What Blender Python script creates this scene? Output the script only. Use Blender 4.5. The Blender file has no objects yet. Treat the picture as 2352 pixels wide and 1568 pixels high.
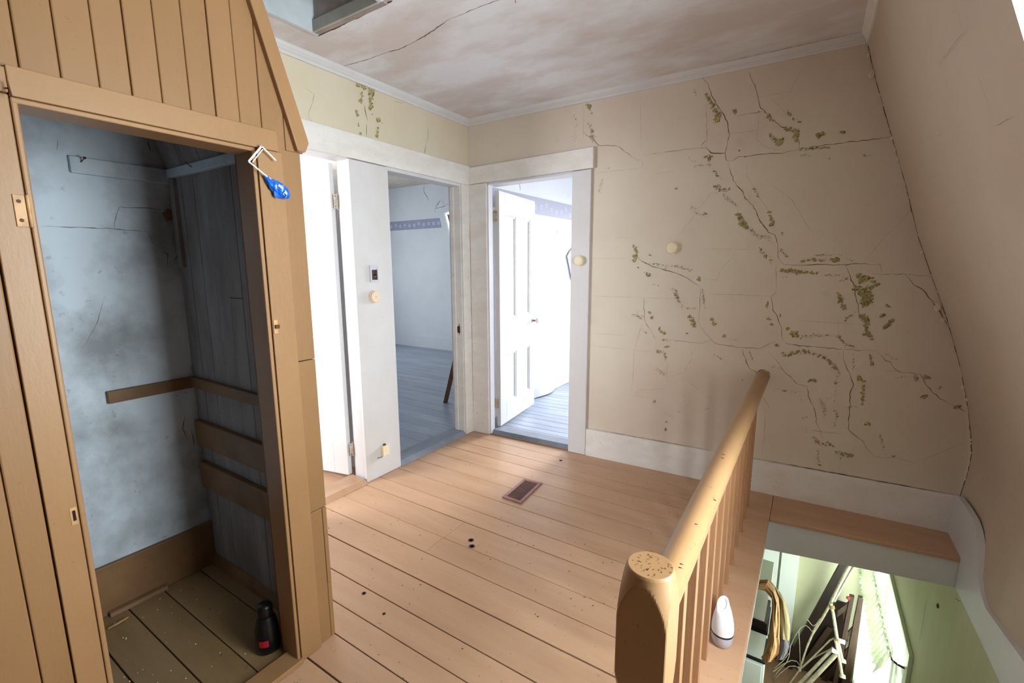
import bpy, math, random
import numpy as np
from mathutils import Vector, Matrix

random.seed(7)
S = bpy.context.scene
COL = S.collection

# ------------------------------------------------------------------ camera
CAM = np.array([2.379, -2.991, 1.42])
YAW, PITCH, ROLL, FPX = 0.576316661, 0.162357080, 0.00403611551, 1056.95
cy, sy, cp, sp = math.cos(YAW), math.sin(YAW), math.cos(PITCH), math.sin(PITCH)
FWD = np.array([-sy * cp, cy * cp, -sp])
RGT = np.array([cy, sy, 0.0])
DWN = np.cross(FWD, RGT)
cr, sr = math.cos(ROLL), math.sin(ROLL)
RGT, DWN = cr * RGT + sr * DWN, -sr * RGT + cr * DWN
cam_data = bpy.data.cameras.new('camera')
cam_data.sensor_width = 36.0
cam_data.lens = FPX / 2352.0 * 36.0
cam_data.clip_start = 0.02
cam = bpy.data.objects.new('camera', cam_data)
COL.objects.link(cam)
m = Matrix.Identity(4)
for i in range(3):
    m[i][0], m[i][1], m[i][2], m[i][3] = RGT[i], -DWN[i], -FWD[i], CAM[i]
cam.matrix_world = m
S.camera = cam

# ------------------------------------------------------------------ exposure, world, daylight at the windows, added blue-room lamp
S.view_settings.view_transform = 'Standard'
S.view_settings.look = 'None'
S.view_settings.gamma = 1.0
S.view_settings.use_curve_mapping = False
S.view_settings.exposure = 0.90
W = bpy.data.worlds.new('overcast_sky')
S.world = W
W.use_nodes = True
wb = W.node_tree.nodes['Background']
wb.inputs[0].default_value = (0.86, 0.93, 1.0, 1)
wb.inputs[1].default_value = 1.6


def daylight(name, loc, target, sx, sy_, watts, col=(0.92, 0.96, 1.0), spread=180):
    d = bpy.data.lights.new(name, 'AREA')
    d.shape = 'RECTANGLE'
    d.size, d.size_y = sx, sy_
    d.energy = watts
    d.color = col
    d.spread = math.radians(spread)
    o = bpy.data.objects.new(name, d)
    COL.objects.link(o)
    o.location = loc
    o.rotation_euler = (Vector(target) - Vector(loc)).to_track_quat('-Z', 'Y').to_euler()
    return o


daylight('daylight_dormer', (3.50, -1.92, 1.42), (0.9, -2.0, 1.20), 0.86, 1.30, 66, (0.92, 0.97, 1.0))
daylight('daylight_left_room', (-1.25, -3.30, 1.45), (-0.2, -1.5, 1.1), 0.72, 1.5, 50, (0.95, 0.97, 1.0))
daylight('daylight_back_room', (0.95, 3.75, 1.45), (0.60, -0.3, 0.1), 1.2, 1.5, 31, (0.95, 0.97, 1.0), 75)
daylight('daylight_back_room_side', (2.75, 1.75, 1.45), (0.0, 1.4, 1.2), 1.2, 1.4, 3.5, (0.95, 0.97, 1.0))
daylight('added_light_blue_room', (-4.80, 0.95, 1.5), (-1.5, 1.3, 0.7), 1.2, 1.4, 27, (0.93, 0.97, 1.0))  # added lamp; the blue room has no known window on this side
daylight('daylight_stair_foot', (3.40, 1.30, -1.75), (2.2, 1.3, -1.9), 1.3, 1.2, 58, (0.95, 1.0, 0.95))


# ------------------------------------------------------------------ sight lines onto real surfaces of the room
def ray(x, y):
    return FWD + RGT * ((x - 1176) / FPX) + DWN * ((y - 784) / FPX)


def onz(x, y, z=0.0):
    d = ray(x, y)
    return CAM + d * ((z - CAM[2]) / d[2])


def onx(x, y, X=-0.02):
    d = ray(x, y)
    return CAM + d * ((X - CAM[0]) / d[0])


def ony(x, y, Y=0.0):
    d = ray(x, y)
    return CAM + d * ((Y - CAM[1]) / d[1])


NB = np.array([-0.045, 1.0, 0.0])


def onB(x, y, off=0.0):
    d = ray(x, y)
    return CAM + d * ((0.065 - off - NB @ CAM) / (NB @ d))


def PB(X, z, off=0.0):
    return (X, 0.065 + 0.045 * X - off, z)


# ------------------------------------------------------------------ materials
def lin(c):
    return tuple((v / 12.92 if v <= 0.04045 else ((v + 0.055) / 1.055) ** 2.4) for v in [k / 255.0 for k in c])


def mat(name, rgb, rough=0.55, rgb2=None, scale=3.0, stretch=(1, 1, 1), amount=0.5, bump=0.0, bscale=40.0, bstretch=None,
        speck=None, speck_scale=60.0, speck_amt=0.0, spec=0.35, alpha=None, trans=0.0, metallic=0.0, detail=5.0, contrast=None,
        rnd=0.0):
    M = bpy.data.materials.new(name)
    M.use_nodes = True
    nt = M.node_tree
    b = nt.nodes['Principled BSDF']
    b.inputs['Roughness'].default_value = rough
    b.inputs['Specular IOR Level'].default_value = spec
    b.inputs['Metallic'].default_value = metallic
    c1 = lin(rgb) + (1,)
    b.inputs['Base Color'].default_value = c1
    geo = nt.nodes.new('ShaderNodeNewGeometry')
    outc = None

    def noise(sc, st, det=detail):
        mp = nt.nodes.new('ShaderNodeMapping')
        mp.inputs['Scale'].default_value = st
        nt.links.new(geo.outputs['Position'], mp.inputs['Vector'])
        n = nt.nodes.new('ShaderNodeTexNoise')
        n.inputs['Scale'].default_value = sc
        n.inputs['Detail'].default_value = det
        n.inputs['Roughness'].default_value = 0.6
        nt.links.new(mp.outputs[0], n.inputs['Vector'])
        return n

    if rgb2 is not None:
        n = noise(scale, stretch)
        r = nt.nodes.new('ShaderNodeValToRGB')
        lo, hi = contrast or (0.38, 0.66)
        r.color_ramp.elements[0].position = lo
        r.color_ramp.elements[1].position = hi
        r.color_ramp.elements[0].color = (0, 0, 0, 1)
        r.color_ramp.elements[1].color = (amount, amount, amount, 1)
        nt.links.new(n.outputs['Fac'], r.inputs['Fac'])
        mx = nt.nodes.new('ShaderNodeMix')
        mx.data_type = 'RGBA'
        mx.inputs['A'].default_value = c1
        mx.inputs['B'].default_value = lin(rgb2) + (1,)
        nt.links.new(r.outputs['Color'], mx.inputs['Factor'])
        outc = mx.outputs['Result']
    if speck is not None:
        n = noise(speck_scale, (1, 1, 1), 3.0)
        r = nt.nodes.new('ShaderNodeValToRGB')
        r.color_ramp.elements[0].position = 0.66
        r.color_ramp.elements[1].position = 0.74
        r.color_ramp.elements[0].color = (0, 0, 0, 1)
        r.color_ramp.elements[1].color = (speck_amt,) * 3 + (1,)
        nt.links.new(n.outputs['Fac'], r.inputs['Fac'])
        mx = nt.nodes.new('ShaderNodeMix')
        mx.data_type = 'RGBA'
        if outc is not None:
            nt.links.new(outc, mx.inputs['A'])
        else:
            mx.inputs['A'].default_value = c1
        mx.inputs['B'].default_value = lin(speck) + (1,)
        nt.links.new(r.outputs['Color'], mx.inputs['Factor'])
        outc = mx.outputs['Result']
    if rnd > 0:
        oi = nt.nodes.new('ShaderNodeObjectInfo')
        mr = nt.nodes.new('ShaderNodeMapRange')
        mr.inputs['To Min'].default_value = 1.0 - rnd
        mr.inputs['To Max'].default_value = 1.0 + rnd
        nt.links.new(oi.outputs['Random'], mr.inputs['Value'])
        hs = nt.nodes.new('ShaderNodeHueSaturation')
        nt.links.new(mr.outputs[0], hs.inputs['Value'])
        if outc is not None:
            nt.links.new(outc, hs.inputs['Color'])
        else:
            hs.inputs['Color'].default_value = c1
        outc = hs.outputs['Color']
    if outc is not None:
        nt.links.new(outc, b.inputs['Base Color'])
    if bump > 0:
        n = noise(bscale, bstretch or (1, 1, 1), 6.0)
        bp = nt.nodes.new('ShaderNodeBump')
        bp.inputs['Strength'].default_value = bump
        bp.inputs['Distance'].default_value = 0.004
        nt.links.new(n.outputs['Fac'], bp.inputs['Height'])
        nt.links.new(bp.outputs[0], b.inputs['Normal'])
    if trans > 0:
        b.inputs['Transmission Weight'].default_value = trans
    if alpha is not None:
        b.inputs['Alpha'].default_value = alpha
    return M


TAN = (192, 155, 125)
OCHRE = (144, 109, 73)
M = {}
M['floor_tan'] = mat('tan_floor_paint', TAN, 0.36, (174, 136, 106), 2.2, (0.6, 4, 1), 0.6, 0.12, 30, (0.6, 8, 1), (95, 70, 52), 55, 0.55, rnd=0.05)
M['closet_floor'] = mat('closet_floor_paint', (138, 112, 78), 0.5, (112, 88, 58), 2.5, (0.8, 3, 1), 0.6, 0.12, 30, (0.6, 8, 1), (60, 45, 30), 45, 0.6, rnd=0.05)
M['ochre'] = mat('ochre_board_paint', OCHRE, 0.42, (132, 98, 64), 1.8, (1, 2.5, 0.7), 0.55, 0.10, 18, (6, 6, 0.8), (120, 84, 50), 70, 0.35, rnd=0.035)
M['ochre_trim'] = mat('ochre_trim_paint', (154, 118, 81), 0.40, (140, 105, 71), 2.5, (1, 2, 1), 0.5, 0.12, 25, (3, 3, 1), (120, 84, 50), 60, 0.3)
M['ochre_dark'] = mat('ochre_dark_and_shaded', (124, 92, 60), 0.55, (88, 62, 40), 4, (1, 1, 1), 0.7, 0.1, 25, None, (60, 40, 25), 40, 0.4)  # darker ochre; also carries the closet posts' shade in its colour
M['rail'] = mat('rail_paint', (164, 129, 92), 0.38, (148, 113, 78), 2.5, (1, 0.7, 1), 0.6, 0.08, 22, None, (90, 62, 40), 48, 0.5)
M['baluster'] = mat('baluster_paint', (176, 132, 96), 0.42, (156, 114, 82), 4, (3, 3, 0.6), 0.6, 0.25, 30, (5, 5, 0.6))
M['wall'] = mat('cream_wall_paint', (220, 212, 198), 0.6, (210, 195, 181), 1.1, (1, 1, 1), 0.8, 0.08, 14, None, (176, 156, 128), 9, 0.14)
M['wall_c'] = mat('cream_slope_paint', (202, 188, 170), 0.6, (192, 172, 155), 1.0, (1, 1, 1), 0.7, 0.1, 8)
M['wall_a'] = mat('pale_cream_paint', (220, 212, 192), 0.6, (212, 198, 172), 1.4, (1, 1, 1), 0.7, 0.06, 14)
M['white'] = mat('white_gloss_paint', (217, 218, 222), 0.42, (203, 201, 198), 3.0, (1, 1, 0.7), 0.45, 0.08, 22, (3, 3, 0.7), (168, 156, 140), 50, 0.25)
M['white_worn'] = mat('worn_white_paint', (233, 232, 230), 0.5, (212, 204, 194), 5.0, (1, 1, 2), 0.45, 0.1, 20, None, (140, 122, 104), 38, 0.35)
M['ceiling'] = mat('stained_ceiling_paint', (230, 233, 240), 0.75, (210, 200, 198), 1.35, (1.2, 2.2, 1), 0.8, 0.12, 20, None, (150, 138, 130), 42, 0.2, contrast=(0.42, 0.6))
M['ceiling_b'] = mat('boarded_ceiling_paint', (206, 198, 186), 0.6, (150, 118, 100), 4, (1, 6, 1), 0.5)
M['closet_plaster'] = mat('mildewed_plaster', (190, 201, 212), 0.7, (122, 124, 128), 3.2, (1, 1, 0.9), 0.85, 0.15, 24, None, (92, 90, 90), 26, 0.35, contrast=(0.42, 0.68))
M['closet_plank'] = mat('closet_plank_paint', (142, 136, 136), 0.7, (104, 94, 88), 3.0, (3, 1, 0.8), 0.7, 0.1, 30, (6, 1, 0.7), (80, 66, 56), 30, 0.5)
M['blue_floor'] = mat('blue_grey_floor_paint', (140, 150, 170), 0.36, (168, 178, 192), 2.0, (0.8, 3, 1), 0.7, 0.1, 25, (0.6, 8, 1), (96, 102, 116), 40, 0.3, rnd=0.05)
M['blue_edge'] = mat('slate_threshold_paint', (120, 128, 142), 0.42, (150, 158, 170), 5, (1, 1, 1), 0.5)
M['room_blue'] = mat('pale_blue_wall_paint', (214, 220, 226), 0.6, (200, 206, 212), 1.6, (1, 1, 1), 0.6, 0.05, 14)
M['room_white'] = mat('bright_white_wall_paint', (232, 234, 238), 0.6, (222, 224, 228), 1.6, (1, 1, 1), 0.6, 0.05, 14)
M['green'] = mat('sage_wall_paint', (202, 202, 170), 0.6, (188, 186, 152), 1.6, (2, 2, 0.6), 0.7, 0.05, 14)
M['lower_wall'] = mat('pale_sage_wall_paint', (204, 204, 172), 0.6, (190, 186, 154), 1.6, (1, 1, 1), 0.6, 0.05, 14)
M['dark_gap'] = mat('dark_underlay', (38, 28, 22), 0.9)
M['crack'] = mat('crack_shadowed_plaster', (104, 84, 68), 0.9)
M['hair'] = mat('hairline_crack', (166, 148, 128), 0.9)
M['flake'] = mat('exposed_green_paint', (182, 176, 118), 0.7, (158, 150, 96), 30, (1, 1, 1), 0.7)
M['flake_dark'] = mat('old_paint_and_edge_shade', (128, 118, 80), 0.8, (104, 92, 64), 40, (1, 1, 1), 0.7)  # small flakes' own colour, and the edge shade under big ones
M['curl'] = mat('curled_cream_paint', (212, 194, 166), 0.6)
M['plaster_chip'] = mat('plaster_chip_white', (226, 218, 206), 0.8, (204, 192, 176), 20, (1, 1, 1), 0.6)
M['brick'] = mat('broken_plaster_edge', (150, 96, 80), 0.9, (110, 66, 54), 30, (1, 1, 1), 0.7, 0.4, 40)
M['hatch_blue'] = mat('hatch_pale_paint', (206, 216, 224), 0.6, (180, 186, 190), 5, (1, 1, 1), 0.5)
M['hatch_stop'] = mat('hatch_stop_paint', (176, 178, 172), 0.6, (150, 148, 140), 8, (1, 1, 1), 0.6)
M['hatch_grey'] = mat('hatch_grey_board', (168, 156, 150), 0.7, (132, 120, 112), 8, (1, 1, 1), 0.6, speck=(60, 50, 44), speck_scale=50, speck_amt=0.5)  # greyer speckled board for one hatch side
M['hinge'] = mat('painted_steel', (206, 200, 186), 0.45, (140, 96, 66), 22, (1, 1, 1), 0.6, metallic=0.1)
M['ochre_hinge'] = mat('painted_hinge_metal', (196, 154, 106), 0.42, (120, 84, 56), 26, (1, 1, 1), 0.6)
M['iron'] = mat('rusty_iron', (70, 50, 40), 0.6, (120, 70, 42), 30, (1, 1, 1), 0.6, metallic=0.4)
M['register'] = mat('rose_brown_metal', (150, 108, 100), 0.45, (126, 84, 76), 14, (1, 1, 1), 0.5, metallic=0.2)
M['void'] = mat('unlit_opening', (30, 22, 20), 0.9)
M['cream_plastic'] = mat('cream_plastic', (240, 230, 198), 0.4)
M['ivory'] = mat('ivory_plastic', (234, 214, 192), 0.42)
M['knob_white'] = mat('white_porcelain', (226, 228, 228), 0.2)
M['brass'] = mat('worn_brass', (170, 112, 66), 0.4, metallic=0.7)
M['switch_brown'] = mat('brown_bakelite', (74, 54, 46), 0.4)
M['chrome'] = mat('clear_switch_cover', (206, 206, 222), 0.25)
M['plastic_white'] = mat('glossy_white_plastic', (236, 236, 242), 0.3)
M['plastic_lilac'] = mat('frosted_lilac_plastic', (206, 202, 216), 0.35, trans=0.25)
M['steel_band'] = mat('dark_band', (70, 62, 70), 0.25, metallic=0.6)
M['wire'] = mat('white_plastic_wire', (232, 232, 230), 0.4)
M['wrap'] = mat('blue_foil_wrapper', (28, 118, 214), 0.22, (18, 70, 200), 60, (1, 1, 1), 0.8)
M['wrap_pale'] = mat('pale_print', (196, 204, 222), 0.3)
M['black'] = mat('black_plastic', (14, 14, 15), 0.35)
M['red'] = mat('red_label', (150, 26, 34), 0.5)
M['mag'] = mat('glossy_blue_cover', (36, 92, 190), 0.25, (20, 34, 84), 22, (1, 1, 1), 0.8)
M['sky_band'] = mat('pale_blue_print', (120, 190, 226), 0.3)
M['paper'] = mat('white_paper', (232, 228, 226), 0.6)
M['ink'] = mat('printed_ink', (110, 104, 108), 0.6)
M['orange'] = mat('orange_print', (206, 128, 92), 0.6)
M['wood'] = mat('raw_brown_wood', (126, 94, 66), 0.6, (98, 70, 48), 8, (6, 1, 1), 0.7)
M['darkwood'] = mat('dark_stained_wood', (40, 27, 21), 0.45, (26, 17, 13), 7, (4, 4, 0.7), 0.7)
M['darkwood2'] = mat('brown_varnished_wood', (66, 48, 36), 0.4, (46, 33, 25), 7, (4, 4, 0.7), 0.7)
M['bin'] = mat('white_bin_plastic', (222, 226, 224), 0.35)
M['kraft'] = mat('crumpled_kraft_paper', (176, 130, 88), 0.7, (146, 112, 74), 7, (1, 1, 1), 0.8, 0.5, 16)
M['kraft_in'] = mat('greenish_canvas', (140, 126, 94), 0.75, (120, 104, 76), 9, (1, 1, 1), 0.6)
M['tub_grey'] = mat('grey_violet_plastic', (108, 100, 108), 0.45)
M['bedframe'] = mat('chipped_white_enamel', (178, 170, 148), 0.35, (116, 98, 70), 26, (1, 1, 1), 0.6)
M['string'] = mat('jute_string', (150, 124, 78), 0.8)
M['border'] = mat('slate_blue_border_paper', (150, 158, 184), 0.6, (136, 144, 170), 10, (1, 1, 1), 0.6)
M['flap'] = mat('hanging_grey_paper', (176, 174, 178), 0.7, (150, 148, 152), 30, (1, 1, 1), 0.6)
M['border_pale'] = mat('lavender_border_paper', (176, 176, 194), 0.6)
M['motif'] = mat('pale_motif_print', (206, 210, 224), 0.6)
M['lower_floor'] = mat('lower_floor_boards', (112, 84, 62), 0.5, (86, 62, 46), 3, (4, 1, 1), 0.6)


def clear_mat(name, tint, gloss=0.08):
    m_ = bpy.data.materials.new(name)
    m_.use_nodes = True
    nt = m_.node_tree
    nt.nodes.clear()
    o = nt.nodes.new('ShaderNodeOutputMaterial')
    t = nt.nodes.new('ShaderNodeBsdfTransparent')
    t.inputs[0].default_value = tint + (1,)
    g = nt.nodes.new('ShaderNodeBsdfGlossy')
    g.inputs['Roughness'].default_value = 0.03
    x = nt.nodes.new('ShaderNodeMixShader')
    x.inputs[0].default_value = gloss
    nt.links.new(t.outputs[0], x.inputs[1])
    nt.links.new(g.outputs[0], x.inputs[2])
    nt.links.new(x.outputs[0], o.inputs[0])
    return m_


def sheer_mat(name, rgb, see=0.35, tl=0.5):
    m_ = bpy.data.materials.new(name)
    m_.use_nodes = True
    nt = m_.node_tree
    nt.nodes.clear()
    o = nt.nodes.new('ShaderNodeOutputMaterial')
    t = nt.nodes.new('ShaderNodeBsdfTransparent')
    d = nt.nodes.new('ShaderNodeBsdfDiffuse')
    d.inputs[0].default_value = lin(rgb) + (1,)
    l = nt.nodes.new('ShaderNodeBsdfTranslucent')
    l.inputs[0].default_value = lin(rgb) + (1,)
    a = nt.nodes.new('ShaderNodeMixShader')
    a.inputs[0].default_value = tl
    nt.links.new(d.outputs[0], a.inputs[1])
    nt.links.new(l.outputs[0], a.inputs[2])
    x = nt.nodes.new('ShaderNodeMixShader')
    x.inputs[0].default_value = see
    nt.links.new(a.outputs[0], x.inputs[1])
    nt.links.new(t.outputs[0], x.inputs[2])
    nt.links.new(x.outputs[0], o.inputs[0])
    return m_


M['glass'] = clear_mat('window_glass', (0.96, 0.98, 0.97))
M['sheer'] = sheer_mat('sheer_curtain_cloth', (226, 234, 220))
M['ruffle'] = sheer_mat('ruffled_curtain_cloth', (206, 214, 186), 0.10, 0.16)


# ------------------------------------------------------------------ mesh building
class MB:
    def __init__(self):
        self.v, self.f, self.s = [], [], []

    def add(self, verts, faces, smooth=False):
        n = len(self.v)
        self.v += [tuple(float(c) for c in p) for p in verts]
        self.f += [tuple(i + n for i in f) for f in faces]
        self.s += [smooth] * len(faces)
        return self

    def box(self, x0, x1, y0, y1, z0, z1):
        p = [(x, y, z) for z in (z0, z1) for y in (y0, y1) for x in (x0, x1)]
        return self.add(p, [(0, 2, 3, 1), (4, 5, 7, 6), (0, 1, 5, 4), (2, 6, 7, 3), (0, 4, 6, 2), (1, 3, 7, 5)])

    def hexa(self, p):
        """p: four corners of one face, then the four matching corners of the opposite face"""
        return self.add(p, [(0, 1, 2, 3), (7, 6, 5, 4), (0, 4, 5, 1), (1, 5, 6, 2), (2, 6, 7, 3), (3, 7, 4, 0)])

    def prism(self, poly, d):
        """polygon (3-D points) pushed along vector d"""
        n = len(poly)
        a = [np.array(q, float) for q in poly]
        b = [q + np.array(d, float) for q in a]
        fs = [tuple(range(n)), tuple(range(2 * n - 1, n - 1, -1))]
        fs += [(i, i + n, (i + 1) % n + n, (i + 1) % n) for i in range(n)]
        return self.add(a + b, fs)

    def sheet(self, grid, smooth=True):
        r, c = len(grid), len(grid[0])
        return self.add([q for row in grid for q in row],
                        [(i * c + j, i * c + j + 1, (i + 1) * c + j + 1, (i + 1) * c + j) for i in range(r - 1) for j in range(c - 1)], smooth)

    def tube(self, path, rad, n=8, caps=True):
        path = [np.array(q, float) for q in path]
        k = len(path)
        rads = rad if hasattr(rad, '__len__') else [rad] * k
        rings = []
        up = np.array([0.13, 0.21, 0.97])
        for i, q in enumerate(path):
            t = path[min(i + 1, k - 1)] - path[max(i - 1, 0)]
            t = t / (np.linalg.norm(t) + 1e-9)
            u = np.cross(t, up)
            if np.linalg.norm(u) < 0.2:
                u = np.cross(t, np.array([1.0, 0, 0]))
            u /= np.linalg.norm(u)
            w = np.cross(t, u)
            rings.append([q + rads[i] * (math.cos(a) * u + math.sin(a) * w) for a in [2 * math.pi * j / n for j in range(n)]])
        vs = [q for r_ in rings for q in r_]
        fs = [(i * n + j, i * n + (j + 1) % n, (i + 1) * n + (j + 1) % n, (i + 1) * n + j) for i in range(k - 1) for j in range(n)]
        self.add(vs, fs, True)
        if caps:
            self.add(rings[0], [tuple(range(n))[::-1]])
            self.add(rings[-1], [tuple(range(n))])
        return self

    def lathe(self, c, prof, axis=(0, 0, 1), n=24, smooth=True):
        """prof: (radius, distance along axis)"""
        ax = np.array(axis, float)
        ax /= np.linalg.norm(ax)
        u = np.cross(ax, [0.3, 0.9, 0.2])
        u /= np.linalg.norm(u)
        w = np.cross(ax, u)
        c = np.array(c, float)
        vs = []
        for r_, h in prof:
            vs += [c + ax * h + max(r_, 1e-5) * (math.cos(a) * u + math.sin(a) * w) for a in [2 * math.pi * j / n for j in range(n)]]
        k = len(prof)
        fs = [(i * n + j, i * n + (j + 1) % n, (i + 1) * n + (j + 1) % n, (i + 1) * n + j) for i in range(k - 1) for j in range(n)]
        self.add(vs, fs, smooth)
        self.add(vs[:n], [tuple(range(n))[::-1]])
        self.add(vs[-n:], [tuple(range(n))])
        return self

    def obj(self, name, material, parent=None, kind=None, label=None, cat=None, group=None, bevel=0.0):
        o = new_obj(name, self, material, parent)
        tag(o, label, cat, group, kind)
        if bevel > 0:
            b = o.modifiers.new('soft_edges', 'BEVEL')
            b.width = bevel
            b.segments = 2
            b.limit_method = 'ANGLE'
        return o


def world_loc(o):
    p = np.zeros(3)
    while o is not None:
        p += np.array(o.location)
        o = o.parent
    return p


def new_obj(name, mb, material, parent=None):
    me = bpy.data.meshes.new(name)
    off = world_loc(parent) if parent is not None else np.zeros(3)
    if parent is None and mb.v:
        a = np.array(mb.v)
        off = np.array([a[:, 0].mean(), a[:, 1].mean(), a[:, 2].min()])
    me.from_pydata([tuple(np.array(q) - off) for q in mb.v], [], mb.f)
    me.polygons.foreach_set('use_smooth', mb.s)
    me.materials.append(material)
    me.update()
    import bmesh
    bm = bmesh.new()
    bm.from_mesh(me)
    bmesh.ops.recalc_face_normals(bm, faces=bm.faces)
    bm.to_mesh(me)
    bm.free()
    o = bpy.data.objects.new(name, me)
    COL.objects.link(o)
    if parent is not None:
        o.parent = parent
    else:
        o.location = off
    return o


def tag(o, label=None, cat=None, group=None, kind=None):
    if label:
        o['label'] = label
    if cat:
        o['category'] = cat
    if group:
        o['group'] = group
    if kind:
        o['kind'] = kind
    return o


def empty(name, loc, label, cat, kind=None, group=None):
    o = bpy.data.objects.new(name, None)
    o.empty_display_size = 0.05
    COL.objects.link(o)
    o.location = tuple(float(c) for c in loc)
    return tag(o, label, cat, group, kind)


def struct(name, loc, label, cat):
    return empty(name, loc, label, cat, 'structure')


def box(x0, x1, y0, y1, z0, z1):
    return MB().box(x0, x1, y0, y1, z0, z1)
def zc(X):                      # the hall ceiling falls very slightly to the left
    return 2.553 + 0.014 * X


# ================================================================== THE HALL SHELL
# ---- floor: painted boards running along the back wall, each a part
fl = struct('floor', (0.9, -1.5, 0), 'tan painted floor of wide boards in the upstairs hall', 'floor')
MB().box(-0.13, 2.28, -4.4, 0.2, -0.045, -0.024).obj('subfloor', M['dark_gap'], fl)
seams = [0.19, -0.052, -0.197, -0.327, -0.489, -0.655, -0.836, -1.002, -1.132, -1.310, -1.456, -1.622, -1.793, -1.920, -2.031, -2.158]
y = -2.158
while y > -4.3:
    y -= 0.15
    seams.append(y)
rb = random.Random(3)
for i in range(len(seams) - 1):
    a, b = seams[i], seams[i + 1]
    g = [0.0012, 0.0018, 0.0026, 0.0035][i % 4]
    x0 = -0.016 if a > -2.02 else 0.905
    x1 = 2.128 if a > -2.3 else 2.20
    cuts = [x0, x1]
    if i in (8, 9):
        cuts = [x0, 0.849, x1]
    for c0, c1 in zip(cuts[:-1], cuts[1:]):
        dz = rb.uniform(-0.0015, 0.0)
        box(c0 + 0.0008, c1 - 0.0008, b + g, a - g, -0.022, dz).obj('floor_board', M['floor_tan'], fl, bevel=0.002)
# wide nosing board beside the stairwell, ledge along the back wall, landing beyond
box(2.130, 2.285, -2.45, 0.19, -0.026, 0.0).obj('nosing_board', M['floor_tan'], fl, bevel=0.006)
MB().prism([(2.286, -0.162, -0.024), (3.112, -0.078, -0.024), (3.112, 0.215, -0.024), (2.286, 0.18, -0.024)], (0, 0, 0.024)).obj(
    'ledge_board', M['floor_tan'], fl, bevel=0.006)
for k in range(13):
    box(2.20, 3.12, -2.47 - 0.15 * (k + 1), -2.472 - 0.15 * k, -0.022, 0.0).obj('floor_board', M['floor_tan'], fl, bevel=0.002)
# dark knots and holes
for (px, py, r) in ((1288, 1057, 0.013), (1082, 1240, 0.0155), (1084, 1254, 0.0165), (836, 1362, 0.010), (882, 1409, 0.007)):
    q = onz(px, py)
    MB().lathe((q[0], q[1], 0.0), [(r, 0.0004), (r * 0.9, 0.0012), (r * 0.5, 0.0004)], n=14).obj('knot', M['darkwood2'], fl)
grit = MB()
rg = random.Random(11)
for k in range(230):
    X, Y = rg.uniform(0.1, 2.08), rg.uniform(-2.3, 0.05)
    if X < 0.95 and Y < -2.0:
        continue
    s = rg.uniform(0.0012, 0.0042)
    a = rg.uniform(0, 3.14)
    grit.add([(X + s * math.cos(a + t) * (1 if j % 2 else 0.6), Y + s * math.sin(a + t), 0.0012) for j, t in enumerate((0, 1.2, 2.4, 3.6, 4.9))] + [(X, Y, 0.0028)],
             [(0, 1, 5), (1, 2, 5), (2, 3, 5), (3, 4, 5), (4, 0, 5)])
grit.obj('grit', M['darkwood2'], fl, kind='stuff')
chips = MB()
for k in range(40):
    X, Y = rg.uniform(0.1, 2.0), rg.uniform(-1.9, 0.05)
    s = rg.uniform(0.002, 0.005)
    chips.add([(X, Y, 0.001), (X + s, Y + s * .3, 0.003), (X + s * .8, Y + s, 0.001), (X + .1 * s, Y + .8 * s, 0.0025)], [(0, 1, 2, 3)])
chips.obj('paint_chips', M['plaster_chip'], fl, kind='stuff')

# ---- wall A (left): two doorways
XA = -0.02
WA = -0.125


def quadsY(mb, y0, y1, z0, z1):
    mb.box(WA, XA, y0, y1, z0, z1)


wa = struct('wall_left', (XA, -0.9, 0), 'pale cream left wall with two white-framed doorways', 'wall')
mb = MB()
mb.box(WA, XA, -2.6, -0.80, 2.06, 2.56)
mb.box(WA, XA, -0.80, 0.075, 2.06, 2.56)
mb.box(WA, XA, -1.087, -0.82, 0, 2.06)
mb.box(WA, XA, -0.045, 0.19, 0, 2.06)
mb.box(WA, XA, -2.6, -1.88, 0, 2.06)
mb.obj('plaster', M['wall_a'], wa)

# ---- wall B (back): one doorway
nB = np.array([-0.045, 1.0, 0]) / math.hypot(0.045, 1)


def wallB(mb, X0, X1, z0a, z0b, z1a, z1b, off0=0.0, off1=-0.115):
    p = [PB(X0, z0a, off0), PB(X1, z0b, off0), PB(X1, z1b, off0), PB(X0, z1a, off0)]
    q = [PB(X0, z0a, off1), PB(X1, z0b, off1), PB(X1, z1b, off1), PB(X0, z1a, off1)]
    return mb.hexa(p + q)


wbk = struct('wall_back', (1.6, 0.13, 0), 'cream back wall with long cracks and flaking green patches', 'wall')
mb = MB()
wallB(mb, -0.02, 0.130, 0, 0, 2.06, 2.06)
wallB(mb, 0.130, 0.165, 0, 0, 2.06, 2.06, 0.0, -0.045)
wallB(mb, -0.02, 0.90, 2.058, 2.062, zc(0), zc(0.9))
wallB(mb, 0.90, 2.50, 0, 0, zc(0.9), zc(2.5))
prof = [(2.496, 2.60), (2.503, 2.575), (2.553, 2.39), (2.608, 2.22), (2.661, 2.057), (2.742, 1.813), (2.813, 1.569), (2.895, 1.347), (2.972, 1.148),
        (3.05, 0.905), (3.101, 0.704), (3.132, 0.545), (3.146, 0.453), (3.144, 0.36), (3.137, 0.282), (3.129, 0.216), (3.122, 0.10), (3.116, 0.0), (3.118, -0.2)]
pp = [(2.50, 2.59)] + [(x + 0.004, z) for x, z in prof[1:-1]] + [(2.50, 0.0)]
a = [PB(x, z) for x, z in pp]
b = [PB(x, z, -0.115) for x, z in pp]
n = len(pp)
mb.add(a + b, [tuple(range(n)), tuple(range(2 * n - 1, n - 1, -1))] + [(i, i + n, (i + 1) % n + n, (i + 1) % n) for i in range(n)])
mb.obj('plaster', M['wall'], wbk)

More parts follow.
